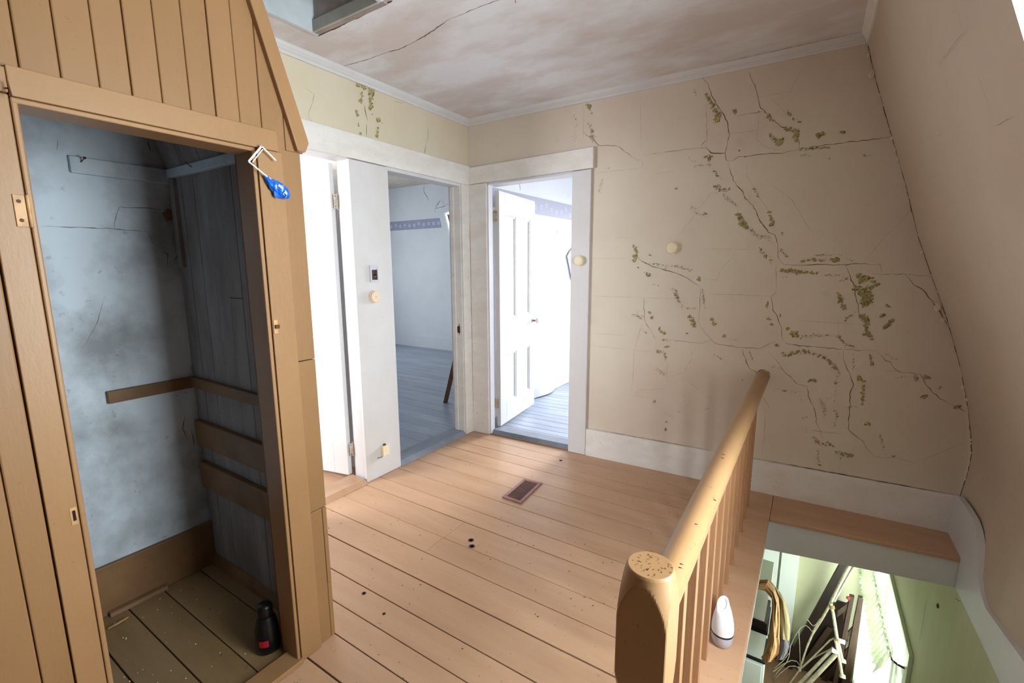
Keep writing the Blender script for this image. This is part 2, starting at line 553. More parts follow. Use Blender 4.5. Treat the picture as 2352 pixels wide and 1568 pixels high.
# ---- wall C (right): mansard slope with a dormer over the stairs
wc = struct('wall_right', (3.0, -2.0, 0), 'leaning cream plaster slope on the right that bends outward near its foot', 'wall')


def xC(z):
    for (xa, za), (xb, zb) in zip(prof[:-1], prof[1:]):
        if zb <= z <= za:
            t = (za - z) / (za - zb + 1e-9)
            return xa + t * (xb - xa)
    return prof[0][0] if z > prof[0][1] else prof[-1][0]


def slope(y0, y1, zlo, zhi, ny):
    zs = sorted({z for _, z in prof if zlo < z < zhi} | {zlo, zhi}, reverse=True)
    rr = random.Random(5)
    g = []
    for z in zs:
        row = []
        for j in range(ny + 1):
            Y = y0 + (y1 - y0) * j / ny
            row.append((xC(z) + 0.004 * math.sin(Y * 5.1 + z * 3.3) * (0 if j in (0, ny) else 1), Y, z))
        g.append(row)
    back = [[(x + 0.12, Y, z) for x, Y, z in r_] for r_ in g]
    return g, back


mb = MB()
for (y0, y1, zl, zh, ny) in ((0.20, -1.49, -0.16, 2.60, 14), (-1.49, -2.42, 2.12, 2.60, 2), (-1.49, -2.42, -0.16, 0.55, 6), (-2.42, -4.4, -0.16, 2.60, 6)):
    g, back = slope(y0, y1, zl, zh, ny)
    mb.sheet(g)
    mb.sheet(back)
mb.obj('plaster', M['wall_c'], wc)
# dormer cheeks, lid and sill
for Yd, s in ((-1.49, 1), (-2.42, -1)):
    pts = [(xC(z) - 0.002, Yd, z) for z in (2.12, 1.813, 1.569, 1.347, 1.148, 0.905, 0.704, 0.55)] + [(3.36, Yd, 0.55), (3.36, Yd, 2.12)]
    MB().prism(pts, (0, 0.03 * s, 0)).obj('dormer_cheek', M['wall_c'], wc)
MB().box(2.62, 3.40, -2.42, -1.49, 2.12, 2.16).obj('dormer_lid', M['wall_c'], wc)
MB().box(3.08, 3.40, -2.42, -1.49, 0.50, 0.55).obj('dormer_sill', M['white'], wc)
# ragged joint between back wall and slope
rj = random.Random(21)
jm, jc = MB(), []
zz = 2.53
while zz > 0.22:
    L = rj.uniform(0.02, 0.06)
    w = rj.uniform(0.0008, 0.0038)
    x0, x1 = xC(zz), xC(zz - L)
    jm.add([PB(x0 - w, zz, 0.0015), PB(x0 + 0.001, zz, 0.003), PB(x1 + 0.001, zz - L, 0.003), PB(x1 - w * rj.uniform(.3, 1.4), zz - L, 0.0015)], [(0, 1, 2, 3)])
    zz -= L * rj.choice((1.0, 1.0, 1.0, 1.2))
jm.obj('joint_crack', M['crack'], wbk, kind='stuff')
for (px, py, s) in ((2006, 172, 0.030), (1998, 128, 0.012), (2157, 706, 0.030), (2052, 318, 0.012), (2060, 345, 0.010), (2066, 366, 0.013), (2030, 258, 0.012), (2120, 580, 0.012),
                    (2168, 735, 0.016), (2215, 890, 0.012), (2226, 918, 0.014), (2232, 1010, 0.010)):
    q = onB(px, py, 0.014) + np.array([-0.008, 0.0, 0.0])
    k = []
    for j in range(7):
        a_ = 2 * math.pi * j / 7
        k.append(q + np.array([math.cos(a_) * s * rj.uniform(.3, .55), 0.0, math.sin(a_) * s * rj.uniform(.5, .95)]))
    MB().prism(k, (0.002, -0.010, 0.002)).obj('plaster_chip', M['plaster_chip'], wbk, bevel=0.0015)

# ---- ceiling with an attic hatch
ce = struct('ceiling', (1.2, -1.5, 2.55), 'stained pinkish white plaster ceiling with a long crack and an attic hatch', 'ceiling')
HX0, HX1, HY0, HY1 = 0.232, 0.700, -2.20, -1.444


def ceil(mb, x0, x1, y0, y1):
    mb.hexa([(x0, y0, zc(x0)), (x1, y0, zc(x1)), (x1, y1, zc(x1)), (x0, y1, zc(x0))] +
            [(x0, y0, zc(x0) + .03), (x1, y0, zc(x1) + .03), (x1, y1, zc(x1) + .03), (x0, y1, zc(x0) + .03)])


mb = MB()
ceil(mb, -0.12, HX0, -4.4, 0.20)
ceil(mb, HX0, HX1, HY1, 0.20)
ceil(mb, HX0, HX1, -4.4, HY0)
ceil(mb, HX1, 2.62, -4.4, 0.30)
mb.obj('plaster', M['ceiling'], ce)
zh = zc(0.4)
hx = MB()
box(HX0 - 0.020, HX0 + 0.003, HY0, HY1 + 0.022, zh - 0.012, zh + 0.42).obj('hatch_side', M['hatch_blue'], ce, bevel=0.002)
box(HX0 + 0.003, HX1 + 0.02, HY1 - 0.003, HY1 + 0.022, zh - 0.012, zh + 0.42).obj('hatch_side', M['hatch_grey'], ce, bevel=0.002)
box(HX1 - 0.003, HX1 + 0.02, HY0, HY1 - 0.003, zh - 0.010, zh + 0.42).obj('hatch_side', M['hatch_blue'], ce, bevel=0.002)
box(HX0 + .003, HX1 - 0.003, HY0 - 0.02, HY0 + 0.003, zh - 0.010, zh + 0.42).obj('hatch_side', M['hatch_blue'], ce, bevel=0.002)
box(HX0 + .003, HX1 - .003, HY1 - 0.016, HY1 - .003, zh - 0.012, zh + 0.042).obj('hatch_stop', M['hatch_stop'], ce, bevel=0.003)
box(HX0 - .02, HX1 + .02, HY0 - .02, HY1 + .02, zh + 0.42, zh + 0.44).obj('hatch_lid', M['hatch_blue'], ce)
br = MB()
rr = random.Random(4)
row0, row1, row2 = [], [], []
for k in range(28):
    X = HX0 - 0.01 + (HX1 + 0.05 - HX0) * k / 27
    w = rr.uniform(0.010, 0.028) * (0.5 + 0.5 * math.sin(math.pi * min(1, k / 20)))
    row0.append((X, HY1 + 0.020, zc(X) - 0.014))
    row1.append((X, HY1 + 0.022 + w * .5, zc(X) - 0.008))
    row2.append((X, HY1 + 0.022 + w, zc(X) + 0.002))
br.sheet([row0, row1, row2], False)
br.obj('broken_edge', M['brick'], ce)
# unseen closing wall behind the camera, dark to keep bounced light low
wf = MB().box(0.9, 3.5, -4.44, -4.38, -0.2, 2.62).obj('wall_front', M['darkwood2'], None, 'structure', 'unseen wall closing the landing end of the hall, dark to cut bounced light', 'wall')

# ---- cornice (crown) trims
cp_ = [(0.0, 0.0), (0.012, 0.0), (0.016, 0.008), (0.016, 0.013), (0.026, 0.019), (0.026, 0.024), (0.034, 0.031), (0.040, 0.042), (0.044, 0.046), (0.0, 0.046)]


def crown(name, label, P0, P1, nvec, dz0, dz1, mt):
    """profile swept from P0 to P1 (points on the wall at the ceiling), nvec points into the room"""
    a_, b_ = np.array(P0, float), np.array(P1, float)
    nv = np.array(nvec, float)
    va = [a_ + nv * d + np.array([0, 0, h - 0.046]) for d, h in cp_]
    vb = [b_ + nv * d + np.array([0, 0, h - 0.046]) for d, h in cp_]
    n_ = len(cp_)
    m_ = MB().add(va + vb, [(i, (i + 1) % n_, (i + 1) % n_ + n_, i + n_) for i in range(n_)] + [tuple(range(n_)), tuple(range(2 * n_ - 1, n_ - 1, -1))])
    return m_.obj(name, mt, None, 'structure', label, 'cornice')


crown('trim_1', 'white stepped cornice along the top of the left wall', (XA, -2.30, zc(0)), (XA, 0.075, zc(0)), (1, 0, 0), 0, 0, M['white'])
crown('trim_2', 'white stepped cornice along the top of the cracked back wall', PB(-0.02, zc(0)), PB(2.505, zc(2.5)), (0.045, -1, 0), 0, 0, M['white'])
crown('trim_3', 'white stepped cornice where the ceiling meets the leaning right slope', (xC(2.56) + 0.012, 0.185, zc(2.5)), (xC(2.56) + 0.012, -4.38, zc(2.5)), (-1, 0, 0.12), 0, 0, M['white_worn'])

# ---- door casings
CT = 0.022


def bB(mb, X0, X1, z0a, z0b, z1a, z1b, t=CT, back=0.0):
    return wallB(mb, X0, X1, z0a, z0b, z1a, z1b, t, back)


t4 = struct('trim_4', (0.55, 0.07, 0), 'white doorframe around the doorway in the back wall', 'doorframe')
bB(MB(), 0.000, 0.164, 0, 0, 2.062, 2.064).obj('side_casing', M['white_worn'], t4, bevel=0.003)
bB(MB(), 0.893, 1.033, 0, 0, 2.074, 2.078).obj('side_casing', M['white'], t4, bevel=0.003)
bB(MB(), 0.000, 1.048, 2.064, 2.082, 2.190, 2.220, 0.030).obj('head_casing', M['white_worn'], t4, bevel=0.003)
# linings and stops of doorway 3
wallB(MB(), 0.164, 0.176, 0, 0, 2.064, 2.064, 0.008, -0.048).obj('jamb', M['white'], t4)
wallB(MB(), 0.888, 0.900, 0, 0, 2.07, 2.07, 0.008, -0.115).obj('jamb', M['white'], t4)
wallB(MB(), 0.164, 0.90, 2.050, 2.062, 2.066, 2.078, 0.008, -0.115).obj('head_lining', M['white'], t4)
wallB(MB(), 0.876, 0.888, 0, 0, 2.05, 2.05, -0.035, -0.055).obj('door_stop', M['white'], t4)

t5 = struct('trim_5', (XA, -0.95, 0), 'white frame joining both doorways of the left wall under one long head board', 'doorframe')
MB().box(XA, XA + CT, -1.108, -0.806, 0.0, 2.055).obj('centre_board', M['white'], t5, bevel=0.003)
MB().box(XA, XA + CT, -0.052, 0.064, 0.0, 2.060).obj('side_casing', M['white_worn'], t5, bevel=0.003)
MB().box(XA, XA + CT + 0.006, -2.02, 0.066, 2.060, 2.204).obj('head_casing', M['white_worn'], t5, bevel=0.003)
MB().box(XA, XA + CT, -2.02, -1.89, 0.0, 2.058).obj('side_casing', M['white'], t5, bevel=0.003)
MB().box(WA, XA + 0.006, -1.1015, -1.086, 0.0, 2.06).obj('jamb', M['white'], t5, bevel=0.002)
MB().box(WA - 0.004, XA + 0.006, -0.818, -0.803, 0.0, 2.06).obj('jamb', M['white'], t5, bevel=0.002)
MB().box(WA - 0.004, XA + 0.006, -0.057, -0.042, 0.0, 2.06).obj('jamb', M['white_worn'], t5, bevel=0.002)
MB().box(WA - 0.004, XA + 0.006, -1.897, -1.880, 0.0, 2.06).obj('jamb', M['white'], t5, bevel=0.002)
MB().box(WA - 0.004, XA + 0.006, -1.88, -1.1015, 2.054, 2.064).obj('head_lining', M['white'], t5, bevel=0.002)
MB().box(WA - 0.004, XA + 0.006, -0.803, -0.057, 2.040, 2.062).obj('head_lining', M['white'], t5, bevel=0.002)
for zz0, zz1, xx in ((0.02, 2.04, -0.085),):
    MB().box(xx - 0.025, xx + 0.012, -0.069, -0.057, zz0, zz1).obj('door_stop', M['white_worn'], t5, bevel=0.004)
    MB().box(xx - 0.025, xx + 0.012, -0.803, -0.791, zz0, zz1).obj('door_stop', M['white_worn'], t5, bevel=0.004)
MB().box(-0.052, -0.046, -0.0585, -0.0545, 0.86, 0.95).obj('strike_plate', M['iron'], t5)
MB().box(-0.066, -0.040, -0.0600, -0.0565, 0.875, 0.93).obj('latch_keeper', M['iron'], t5)

# ---- thresholds
t6 = MB().prism([(-0.150, -0.803, 0.0), (0.008, -0.803, 0.0), (-0.028, -0.803, 0.030), (-0.150, -0.803, 0.030)], (0, 0.746, 0)).obj(
    'trim_6', M['blue_edge'], None, 'structure', 'slate grey chamfered sill in the left doorway to the blue-floored room', 'threshold', bevel=0.002)
a = [PB(0.172, 0.0, -0.002), PB(0.172, 0.032, -0.030), PB(0.172, 0.032, -0.14), PB(0.172, 0.0, -0.14)]
MB().prism(a, np.array(PB(0.890, 0, 0)) - np.array(PB(0.172, 0, 0))).obj(
    'trim_7', M['blue_edge'], None, 'structure', 'slate grey chamfered sill in the doorway of the back wall', 'threshold', bevel=0.002)
wallB(MB(), 0.172, 0.890, 0.0, 0.0, 0.006, 0.006, 0.010, -0.002).obj(
    'trim_12', M['ochre_trim'], None, 'structure', 'thin ochre strip at the foot of the back doorway sill', 'threshold')
MB().prism([(-0.14, -1.88, 0.0), (0.020, -1.88, 0.0), (-0.008, -1.88, 0.030), (-0.14, -1.88, 0.030)], (0, 0.762, 0)).obj(
    'trim_8', M['floor_tan'], None, 'structure', 'tan painted sill of the doorway beside the closet', 'threshold', bevel=0.002)

# ---- baseboards
wallB(MB(), 1.035, 3.104, -0.004, -0.004, 0.206, 0.208, 0.020, 0.0).obj(
    'baseboard_back', M['white_worn'], None, 'structure', 'tall chalky white baseboard under the cracked back wall', 'baseboard', bevel=0.003)
top = [(0.185, 0.216), (0.125, 0.237), (0.0, 0.246), (-0.142, 0.244), (-0.21, 0.225), (-0.262, 0.190), (-0.300, 0.13), (-0.331, 0.060), (-0.40, 0.018), (-0.47, 0.0), (-0.60, 0.02), (-0.835, 0.061), (-1.2, 0.10), (-2.0, 0.12), (-4.3, 0.12)]
pts = [(Y, z) for Y, z in top] + [(-4.3, -0.14), (0.185, -0.17)]
br_ = MB()
poly_top = [(3.100, Y, z) for Y, z in top]
poly_bot = [(3.100, Y, -0.17 + 0.03 * min(1, max(0, (0.185 - Y) / 0.9))) for Y, z in top]
br_.sheet([poly_top, poly_bot], False)
br_.sheet([[(3.124, p[1], p[2]) for p in poly_top], poly_top], False)
br_.sheet([poly_bot, [(3.124, p[1], p[2]) for p in poly_bot]], False)
br_.obj('baseboard_right', M['white'], None, 'structure', 'white stairwell skirting under the bulging right slope', 'baseboard')
# white fascia under the ledge and under the nosing
tb = MB().prism([(2.272, -0.150, -0.026), (3.100, -0.066, -0.026), (3.100, -0.060, -0.170), (2.272, -0.150, -0.205)], (0, 0.025, 0))
tb.obj('trim_9', M['white'], None, 'structure', 'white fascia board under the brown ledge at the stairwell', 'fascia', bevel=0.002)
MB().box(2.255, 2.276, -2.40, -0.128, -0.205, -0.027).obj('trim_10', M['white'], None, 'structure', 'white fascia board below the nosing along the stairwell', 'fascia', bevel=0.002)

# ================================================================== CLOSET PARTITION
XF = 0.93            # face of the closet casing boards
XBD = 0.922          # face of the matchboards
cf = struct('wall_closet_front', (XF, -2.6, 0), 'ochre painted matchboard closet front with a slanted right edge and an open doorway', 'wall')


def rakeY(z):        # slanted right edge above 1.79
    return -2.030 if z <= 1.79 else -2.030 - (z - 1.79) * 0.300


up = [-2.015, -2.078, -2.150, -2.215, -2.280, -2.344, -2.410, -2.474, -2.537, -2.605, -2.671, -2.745]
rb = random.Random(9)
for i in range(len(up) - 1):
    a, b = up[i], up[i + 1]
    z0 = 1.79 if i == 0 else (1.777 if i == 1 else 1.83)
    z1a, z1b = zc(.9) - 0.004, zc(.9) - 0.004

    def ztop(Y):
        return min(zc(.9) - 0.004, 1.79 + max(0.0, (-2.030 - Y)) / 0.300)
    za, zb = ztop(a - 0.001), ztop(b + 0.001)
    d = rb.uniform(-0.0012, 0.0012)
    g = 0.0007
    poly = [(XBD + d, b + g, z0), (XBD + d, a - g, z0)]
    if za > z0 + 0.002:
        poly.append((XBD + d, a - g, za))
    if zb > za + 0.02 and za < zc(.9) - 0.01 and zb >= zc(.9) - 0.01:
        poly.append((XBD + d, -2.030 - 0.300 * (zc(.9) - 0.004 - 1.79), zc(.9) - 0.004))
    poly.append((XBD + d, b + g, max(zb, z0 + .01)))
    if i in (5,):       # one board is pieced near the top with a slanted cut
        zc_a, zc_b = 2.252, 2.285
        low = [(XBD + d, b + g, z0), (XBD + d, a - g, z0), (XBD + d, a - g, zc_a), (XBD + d, b + g, zc_b)]
        hi = [(XBD + d + .0015, b + g, zc_b + .003), (XBD + d + .0015, a - g, zc_a + .003), (XBD + d + .0015, a - g, zc(.9) - .004), (XBD + d + .0015, b + g, zc(.9) - .004)]
        MB().prism(low, (-0.018, 0, 0)).obj('matchboard', M['ochre'], cf, bevel=0.0032)
        MB().prism(hi, (-0.018, 0, 0)).obj('matchboard', M['ochre'], cf, bevel=0.0032)
        continue
    MB().prism(poly, (-0.018, 0, 0)).obj('matchboard', M['ochre'], cf, bevel=0.0032)
# boards left of the doorway
yl = [-2.7505, -2.8055, -2.905, -3.005, -3.105, -3.205, -3.305, -3.405, -3.505, -3.605]
for a, b in zip(yl[:-1], yl[1:]):
    g = 0.0007 if a < -2.76 else 0.0012
    box(XBD - .018, XBD + rb.uniform(-.001, .001), b + g, a - g - (0.0008 if a > -2.76 else 0), 0.0, 1.832 if a > -2.76 else zc(.9) - .004).obj('matchboard', M['ochre'], cf, bevel=0.0032)
box(XBD - .018, XBD, -2.8055, -2.7455, 1.834, zc(.9) - .004).obj('matchboard', M['ochre'], cf, bevel=0.0032)
box(XBD - 0.018, XBD, -4.4, -3.607, 0.0, zc(.9)).obj('plain_boarding', M['ochre'], cf)
# thin dark backing so the joints read as gaps
MB().prism([(0.903, -2.745, 1.80), (0.903, -2.04, 1.80), (0.903, -2.262, zc(.9)), (0.903, -2.745, zc(.9))], (-0.006, 0, 0)).obj('backing', M['ochre_dark'], cf)
box(0.897, 0.903, -3.62, -2.70, 0.0, zc(.9)).obj('backing', M['ochre_dark'], cf)
# end boards right of the casing (two heights, patched low down)
for (y0, y1, z0, z1) in ((-2.0985, -2.030, 1.10, 1.79), (-2.0985, -2.030, 0.54, 1.098), (-2.0985, -2.048, 0.0, 0.538), (-2.0465, -2.030, 0.23, 0.536), (-2.0465, -2.030, 0.0, 0.228)):
    box(XBD - 0.018, XBD + rb.uniform(-.001, .001), y0, y1, z0 + 0.0005, z1).obj('matchboard', M['ochre'], cf, bevel=0.002)
# return of the partition towards the left wall
ret = MB()
ret.prism([(0.90, -2.030, 0.0), (0.90, -2.030, 1.79), (0.90, rakeY(2.55), 2.55), (0.90, rakeY(2.55) - 0.018, 2.55), (0.90, -2.048, 1.785), (0.90, -2.048, 0.0)], (-0.88, 0, 0))
ret.obj('return_boarding', M['ochre'], cf)
# casing: head, sides, stops
box(0.905, XF + 0.006, -2.6955, -2.1120, 1.777, 1.838).obj('head_casing', M['ochre_trim'], cf, bevel=0.002)
box(0.905, XF + 0.006, -2.7480, -2.6965, 1.782, 1.832).obj('head_casing', M['ochre_trim'], cf, bevel=0.002)
box(0.905, XF + 0.004, -2.1790, -2.1000, 0.0, 1.776).obj('side_casing', M['ochre_trim'], cf, bevel=0.002)
box(0.905, XF - 0.003, -2.7496, -2.6960, 0.0, 1.781).obj('side_casing', M['ochre_trim'], cf, bevel=0.002)
box(0.835, XF + 0.001, -2.1935, -2.1815, 0.0, 1.768).obj('stop_bead', M['ochre_trim'], cf, bevel=0.003)
box(0.835, XF + 0.001, -2.6950, -2.6840, 0.0, 1.768).obj('stop_bead', M['ochre_trim'], cf, bevel=0.003)
box(0.835, XF + 0.001, -2.6950, -2.1815, 1.7645, 1.7765).obj('stop_bead', M['ochre_trim'], cf, bevel=0.003)
box(0.81, 0.904, -2.184, -2.100, 0.0, 1.78).obj('post', M['ochre_dark'], cf)  # dark ochre puts the reveal's shade into the post colour
box(0.81, 0.904, -2.78, -2.694, 0.0, 1.78).obj('post', M['ochre_dark'], cf)
box(0.81, 0.904, -2.78, -2.100, 1.776, 1.86).obj('lintel', M['ochre_dark'], cf)
# slanted strip covering the edge
MB().prism([(0.915, -2.048, 1.792), (0.915, -2.020, 1.792), (0.915, -2.006, 1.822), (0.915, -2.010, 1.838), (0.915, -2.010 - 0.3 * 0.742, 2.545), (0.915, -2.049 - 0.3 * 0.742, 2.548)],
            (0.026, 0, 0)).obj('slanted_strip', M['ochre_trim'], cf, bevel=0.003)
# iron bits left on the casing
hg = MB().box(XF - .004, XF + 0.0000, -2.7165, -2.6975, 1.508, 1.576).obj('hinge_plate', M['ochre_hinge'], cf, bevel=0.001)
for zz in (1.522, 1.562):
    MB().lathe((XF + .0000, -2.708, zz), [(0.004, 0), (0.0035, 0.001)], (1, 0, 0), 10).obj('screw', M['iron'], hg)
MB().tube([(XF + .001, -2.694, 1.508), (XF + .001, -2.694, 1.576)], 0.0036, 8).obj('hinge_pin', M['ochre_hinge'], hg)
MB().box(XF - 0.015, XF + .003, -2.6938, -2.6925, 1.508, 1.576).obj('hinge_leaf', M['ochre_hinge'], hg)
kl = MB().box(XF - .004, XF - 0.0018, -2.7110, -2.6985, 0.806, 0.850).obj('strike_plate', M['ochre_hinge'], cf)
MB().box(XF - .0018, XF - 0.0010, -2.707, -2.7015, 0.816, 0.842).obj('keyhole', M['void'], kl)
lk = MB().box(XF + .004, XF + 0.007, -2.177, -2.163, 1.208, 1.252).obj('latch_keeper', M['ochre_hinge'], cf, bevel=0.001)
MB().box(XF + .007, XF + 0.013, -2.174, -2.160, 1.224, 1.236).obj('catch', M['iron'], lk, bevel=0.001)
MB().tube([(XF + .004, -2.699, 1.790), (XF + .022, -2.699, 1.786), (XF + .026, -2.697, 1.772), (XF + .022, -2.699, 1.800)], 0.0016, 6).obj('bent_nail', M['iron'], cf)
MB().box(0.862, 0.945, -2.695, -2.180, 0.0, 0.018).obj('closet_sill', M['ochre_trim'], cf, bevel=0.003)

# ================================================================== CLOSET INTERIOR
cb = MB().box(0.018, 0.030, -2.80, -2.02, 0.0, 2.50).obj('wall_closet_back', M['closet_plaster'], None, 'structure',
                                                       'blotchy pale blue plaster at the back of the closet', 'wall')
cs = struct('wall_closet_side', (0.45, -2.04, 0), 'grey stained plank side of the closet with three brown battens', 'wall')
xs = [0.031, 0.13, 0.235, 0.335, 0.44, 0.535, 0.64, 0.745, 0.808]
for i, (a, b) in enumerate(zip(xs[:-1], xs[1:])):
    dd = rb.uniform(-.0015, .0015)
    if i in (4, 6):
        zs_ = [0.0, 1.46 if i == 6 else 1.30, 1.80]
    else:
        zs_ = [0.0, 1.80]
    for z0, z1 in zip(zs_[:-1], zs_[1:]):
        box(a + .001, b - .001, -2.062 + dd, -2.049, z0 + .001, z1 - .001).obj('plank', M['closet_plank'], cs, bevel=0.0015)
# sloping boards over the closet
for i in range(5):
    a, b = 0.03 + i * 0.155, 0.03 + (i + 1) * 0.155
    MB().prism([(a + .001, -2.064, 1.80), (b - .001, -2.064, 1.80), (b - .001, -2.064 - .225, 2.55), (a + .001, -2.064 - .225, 2.55)], (0, 0.012, 0.004)).obj(
        'sloping_plank', M['closet_plank'], cs, bevel=0.0015)
box(0.03, 0.90, -2.80, -2.06, 2.40, 2.42).obj('closet_lid', M['closet_plaster'], cs)
MB().box(0.03, 0.90, -2.80, -2.78, 0.0, 2.42).obj('wall_closet_left', M['closet_plaster'], None, 'structure', 'plaster end of the closet hidden behind its left casing', 'wall')
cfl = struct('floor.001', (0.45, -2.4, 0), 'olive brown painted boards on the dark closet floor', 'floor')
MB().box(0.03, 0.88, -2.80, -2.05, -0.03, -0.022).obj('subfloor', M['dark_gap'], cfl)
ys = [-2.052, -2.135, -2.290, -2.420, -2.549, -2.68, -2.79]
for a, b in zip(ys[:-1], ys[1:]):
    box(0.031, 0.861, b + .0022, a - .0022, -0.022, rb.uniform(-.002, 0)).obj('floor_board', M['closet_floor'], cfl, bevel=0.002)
MB().box(0.030, 0.050, -2.79, -2.062, 0.0, 0.214).obj('baseboard_closet', M['ochre_dark'], None, 'structure', 'tall ochre baseboard at the back of the closet', 'baseboard', bevel=0.003)
MB().prism([(0.05, -2.064, 0.0), (0.05, -2.085, 0.0), (0.05, -2.080, 0.020), (0.05, -2.064, 0.050)], (0.755, 0, 0)).obj(
    'trim_11', M['ochre_dark'], None, 'structure', 'brown shoe moulding along the plank side of the closet', 'moulding')
# battens: things screwed to the closet walls
MB().box(0.030, 0.050, -2.385, -2.064, 1.768, 1.828).obj('hook_rail', M['closet_plaster'], None, None, 'whitish hook rail with a nail near its free end at the back of the closet', 'rail', bevel=0.003)
MB().box(0.051, 0.806, -2.085, -2.062, 1.790, 1.826).obj('hook_rail', M['closet_plaster'], None, None, 'whitish rail high on the plank side of the closet', 'rail', bevel=0.003)
MB().box(0.052, 0.090, -2.078, -2.062, 1.42, 1.788).obj('wood_strip', M['closet_plank'], None, None, 'short upright greyish strip in the closet corner below the rails', 'strip', bevel=0.002)
MB().box(0.030, 0.052, -2.378, -2.064, 0.880, 0.930).obj('shelf_batten', M['ochre_dark'], None, None, 'brown shelf batten with a cut end at the back of the closet', 'batten', bevel=0.003)
MB().box(0.053, 0.806, -2.085, -2.062, 0.884, 0.932).obj('shelf_batten', M['ochre_dark'], None, None, 'thin uppermost brown batten on the plank side of the closet', 'batten', bevel=0.003)
MB().box(0.053, 0.806, -2.088, -2.062, 0.612, 0.730).obj('shelf_batten', M['ochre_dark'], None, None, 'wide middle brown batten on the plank side of the closet', 'batten', bevel=0.003)
MB().box(0.053, 0.806, -2.088, -2.062, 0.405, 0.530).obj('shelf_batten', M['ochre_dark'], None, None, 'wide lowest brown batten on the plank side of the closet', 'batten', bevel=0.003)


def nail(px, py, X):
    q = onx(px, py, X)
    m_ = MB().tube([q, q + np.array([0.030, 0.004, 0.012])], 0.0018, 6)
    m_.lathe(q + np.array([0.029, 0.004, 0.0116]), [(0.005, 0), (0.005, 0.002)], (0.9, 0.1, 0.36), 8)
    return m_


nail(186, 372, 0.050).obj('nail', M['iron'], None, None, 'large nail jutting from the hook rail at the back of the closet', 'nail')
q = ony(440, 384, -2.085)
MB().tube([q, q + np.array([0, -0.022, 0.02])], 0.0018, 6).obj('nail', M['iron'], None, None, 'nail jutting from the high rail on the plank side of the closet', 'nail')
# loose sticks and crumbs on the closet floor
MB().prism([(0.054, -2.48, 0.0), (0.078, -2.48, 0.0), (0.074, -2.48, 0.016), (0.054, -2.48, 0.020)], (0, 0.205, 0)).obj(
    'wood_offcut', M['ochre_dark'], None, None, 'ochre painted offcut lying against the closet baseboard', 'offcut', bevel=0.002)
p0, p1 = onz(248, 1446), onz(295, 1420)
MB().tube([p0 + np.array([0, 0, .005]), (p0 + p1) / 2 + np.array([0.004, 0, .007]), p1 + np.array([0, 0, .006])], [0.003, 0.0055, 0.004], 6).obj(
    'splinter', M['kraft'], None, None, 'pale splinter of wood on the closet floor', 'splinter')
g2 = MB()
for k in range(60):
    X, Y = rg.uniform(0.09, 0.84), rg.uniform(-2.66, -2.1)
    s = rg.uniform(0.0015, 0.005)
    g2.add([(X, Y, .001), (X + s, Y + .2 * s, .001), (X + .7 * s, Y + s, .001), (X + .4 * s, Y + .4 * s, .004)], [(0, 1, 3), (1, 2, 3), (2, 0, 3)])
g2.obj('crumbs', M['plaster_chip'], cfl, kind='stuff')

# cracks in the closet plaster
def ribbon(mb, pts, w, rnd, jit=0.0015, taper=True):
    """pts: (point, in-plane side vector is derived) thin dark crack lying on its wall"""
    P = []
    for a_, b_ in zip(pts[:-1], pts[1:]):
        a_, b_ = np.array(a_), np.array(b_)
        k_ = max(1, int(np.linalg.norm(b_ - a_) / 0.018))
        for i_ in range(k_):
            P.append(a_ + (b_ - a_) * i_ / k_)
    P.append(np.array(pts[-1]))
    return P


def crack_on(mb, P, nrm, w, rnd, jit):
    nrm = np.array(nrm, float)
    L, R = [], []
    K = len(P)
    for i_, q_ in enumerate(P):
        t = P[min(i_ + 1, K - 1)] - P[max(i_ - 1, 0)]
        t = t / (np.linalg.norm(t) + 1e-9)
        s_ = np.cross(nrm, t)
        o_ = s_ * rnd.uniform(-jit, jit)
        ww = w * rnd.uniform(0.35, 1.15) * min(1.0, 0.25 + 3.0 * min(i_, K - 1 - i_) / K)
        L.append(q_ + o_ + s_ * ww / 2)
        R.append(q_ + o_ - s_ * ww / 2)
    mb.sheet([L, R], False)


rc = random.Random(31)
cm = MB()
for pl, w in (([(93, 518), (180, 522), (262, 525), (340, 533)], 0.003), ([(262, 525), (265, 500), (275, 475), (330, 478), (385, 482)], 0.0028), ([(340, 533), (350, 555), (372, 575)], 0.002),
              ([(372, 578), (385, 582), (385, 610)], 0.005), ([(395, 600), (415, 582)], 0.004), ([(130, 345), (133, 320)], 0.002), ([(340, 318), (345, 350)], 0.004),
              ([(240, 680), (225, 740), (190, 800)], 0.0018), ([(425, 690), (432, 740), (440, 800)], 0.006), ([(425, 950), (420, 985), (432, 1010)], 0.004), ([(440, 985), (448, 1030)], 0.004)):
    P = ribbon(None, [onx(x, y_, 0.0305) for x, y_ in pl], w, rc)
    crack_on(cm, P, (1, 0, 0), w, rc, 0.002)
cm.obj('plaster_cracks', M['crack'], cb, kind='stuff')
hole = [onx(x, y_, 0.0312) for x, y_ in ((372, 490), (385, 478), (398, 484), (397, 503), (383, 510))]
MB().prism(hole, (-0.0008, 0, 0)).obj('plaster_hole', M['wood'], cb)


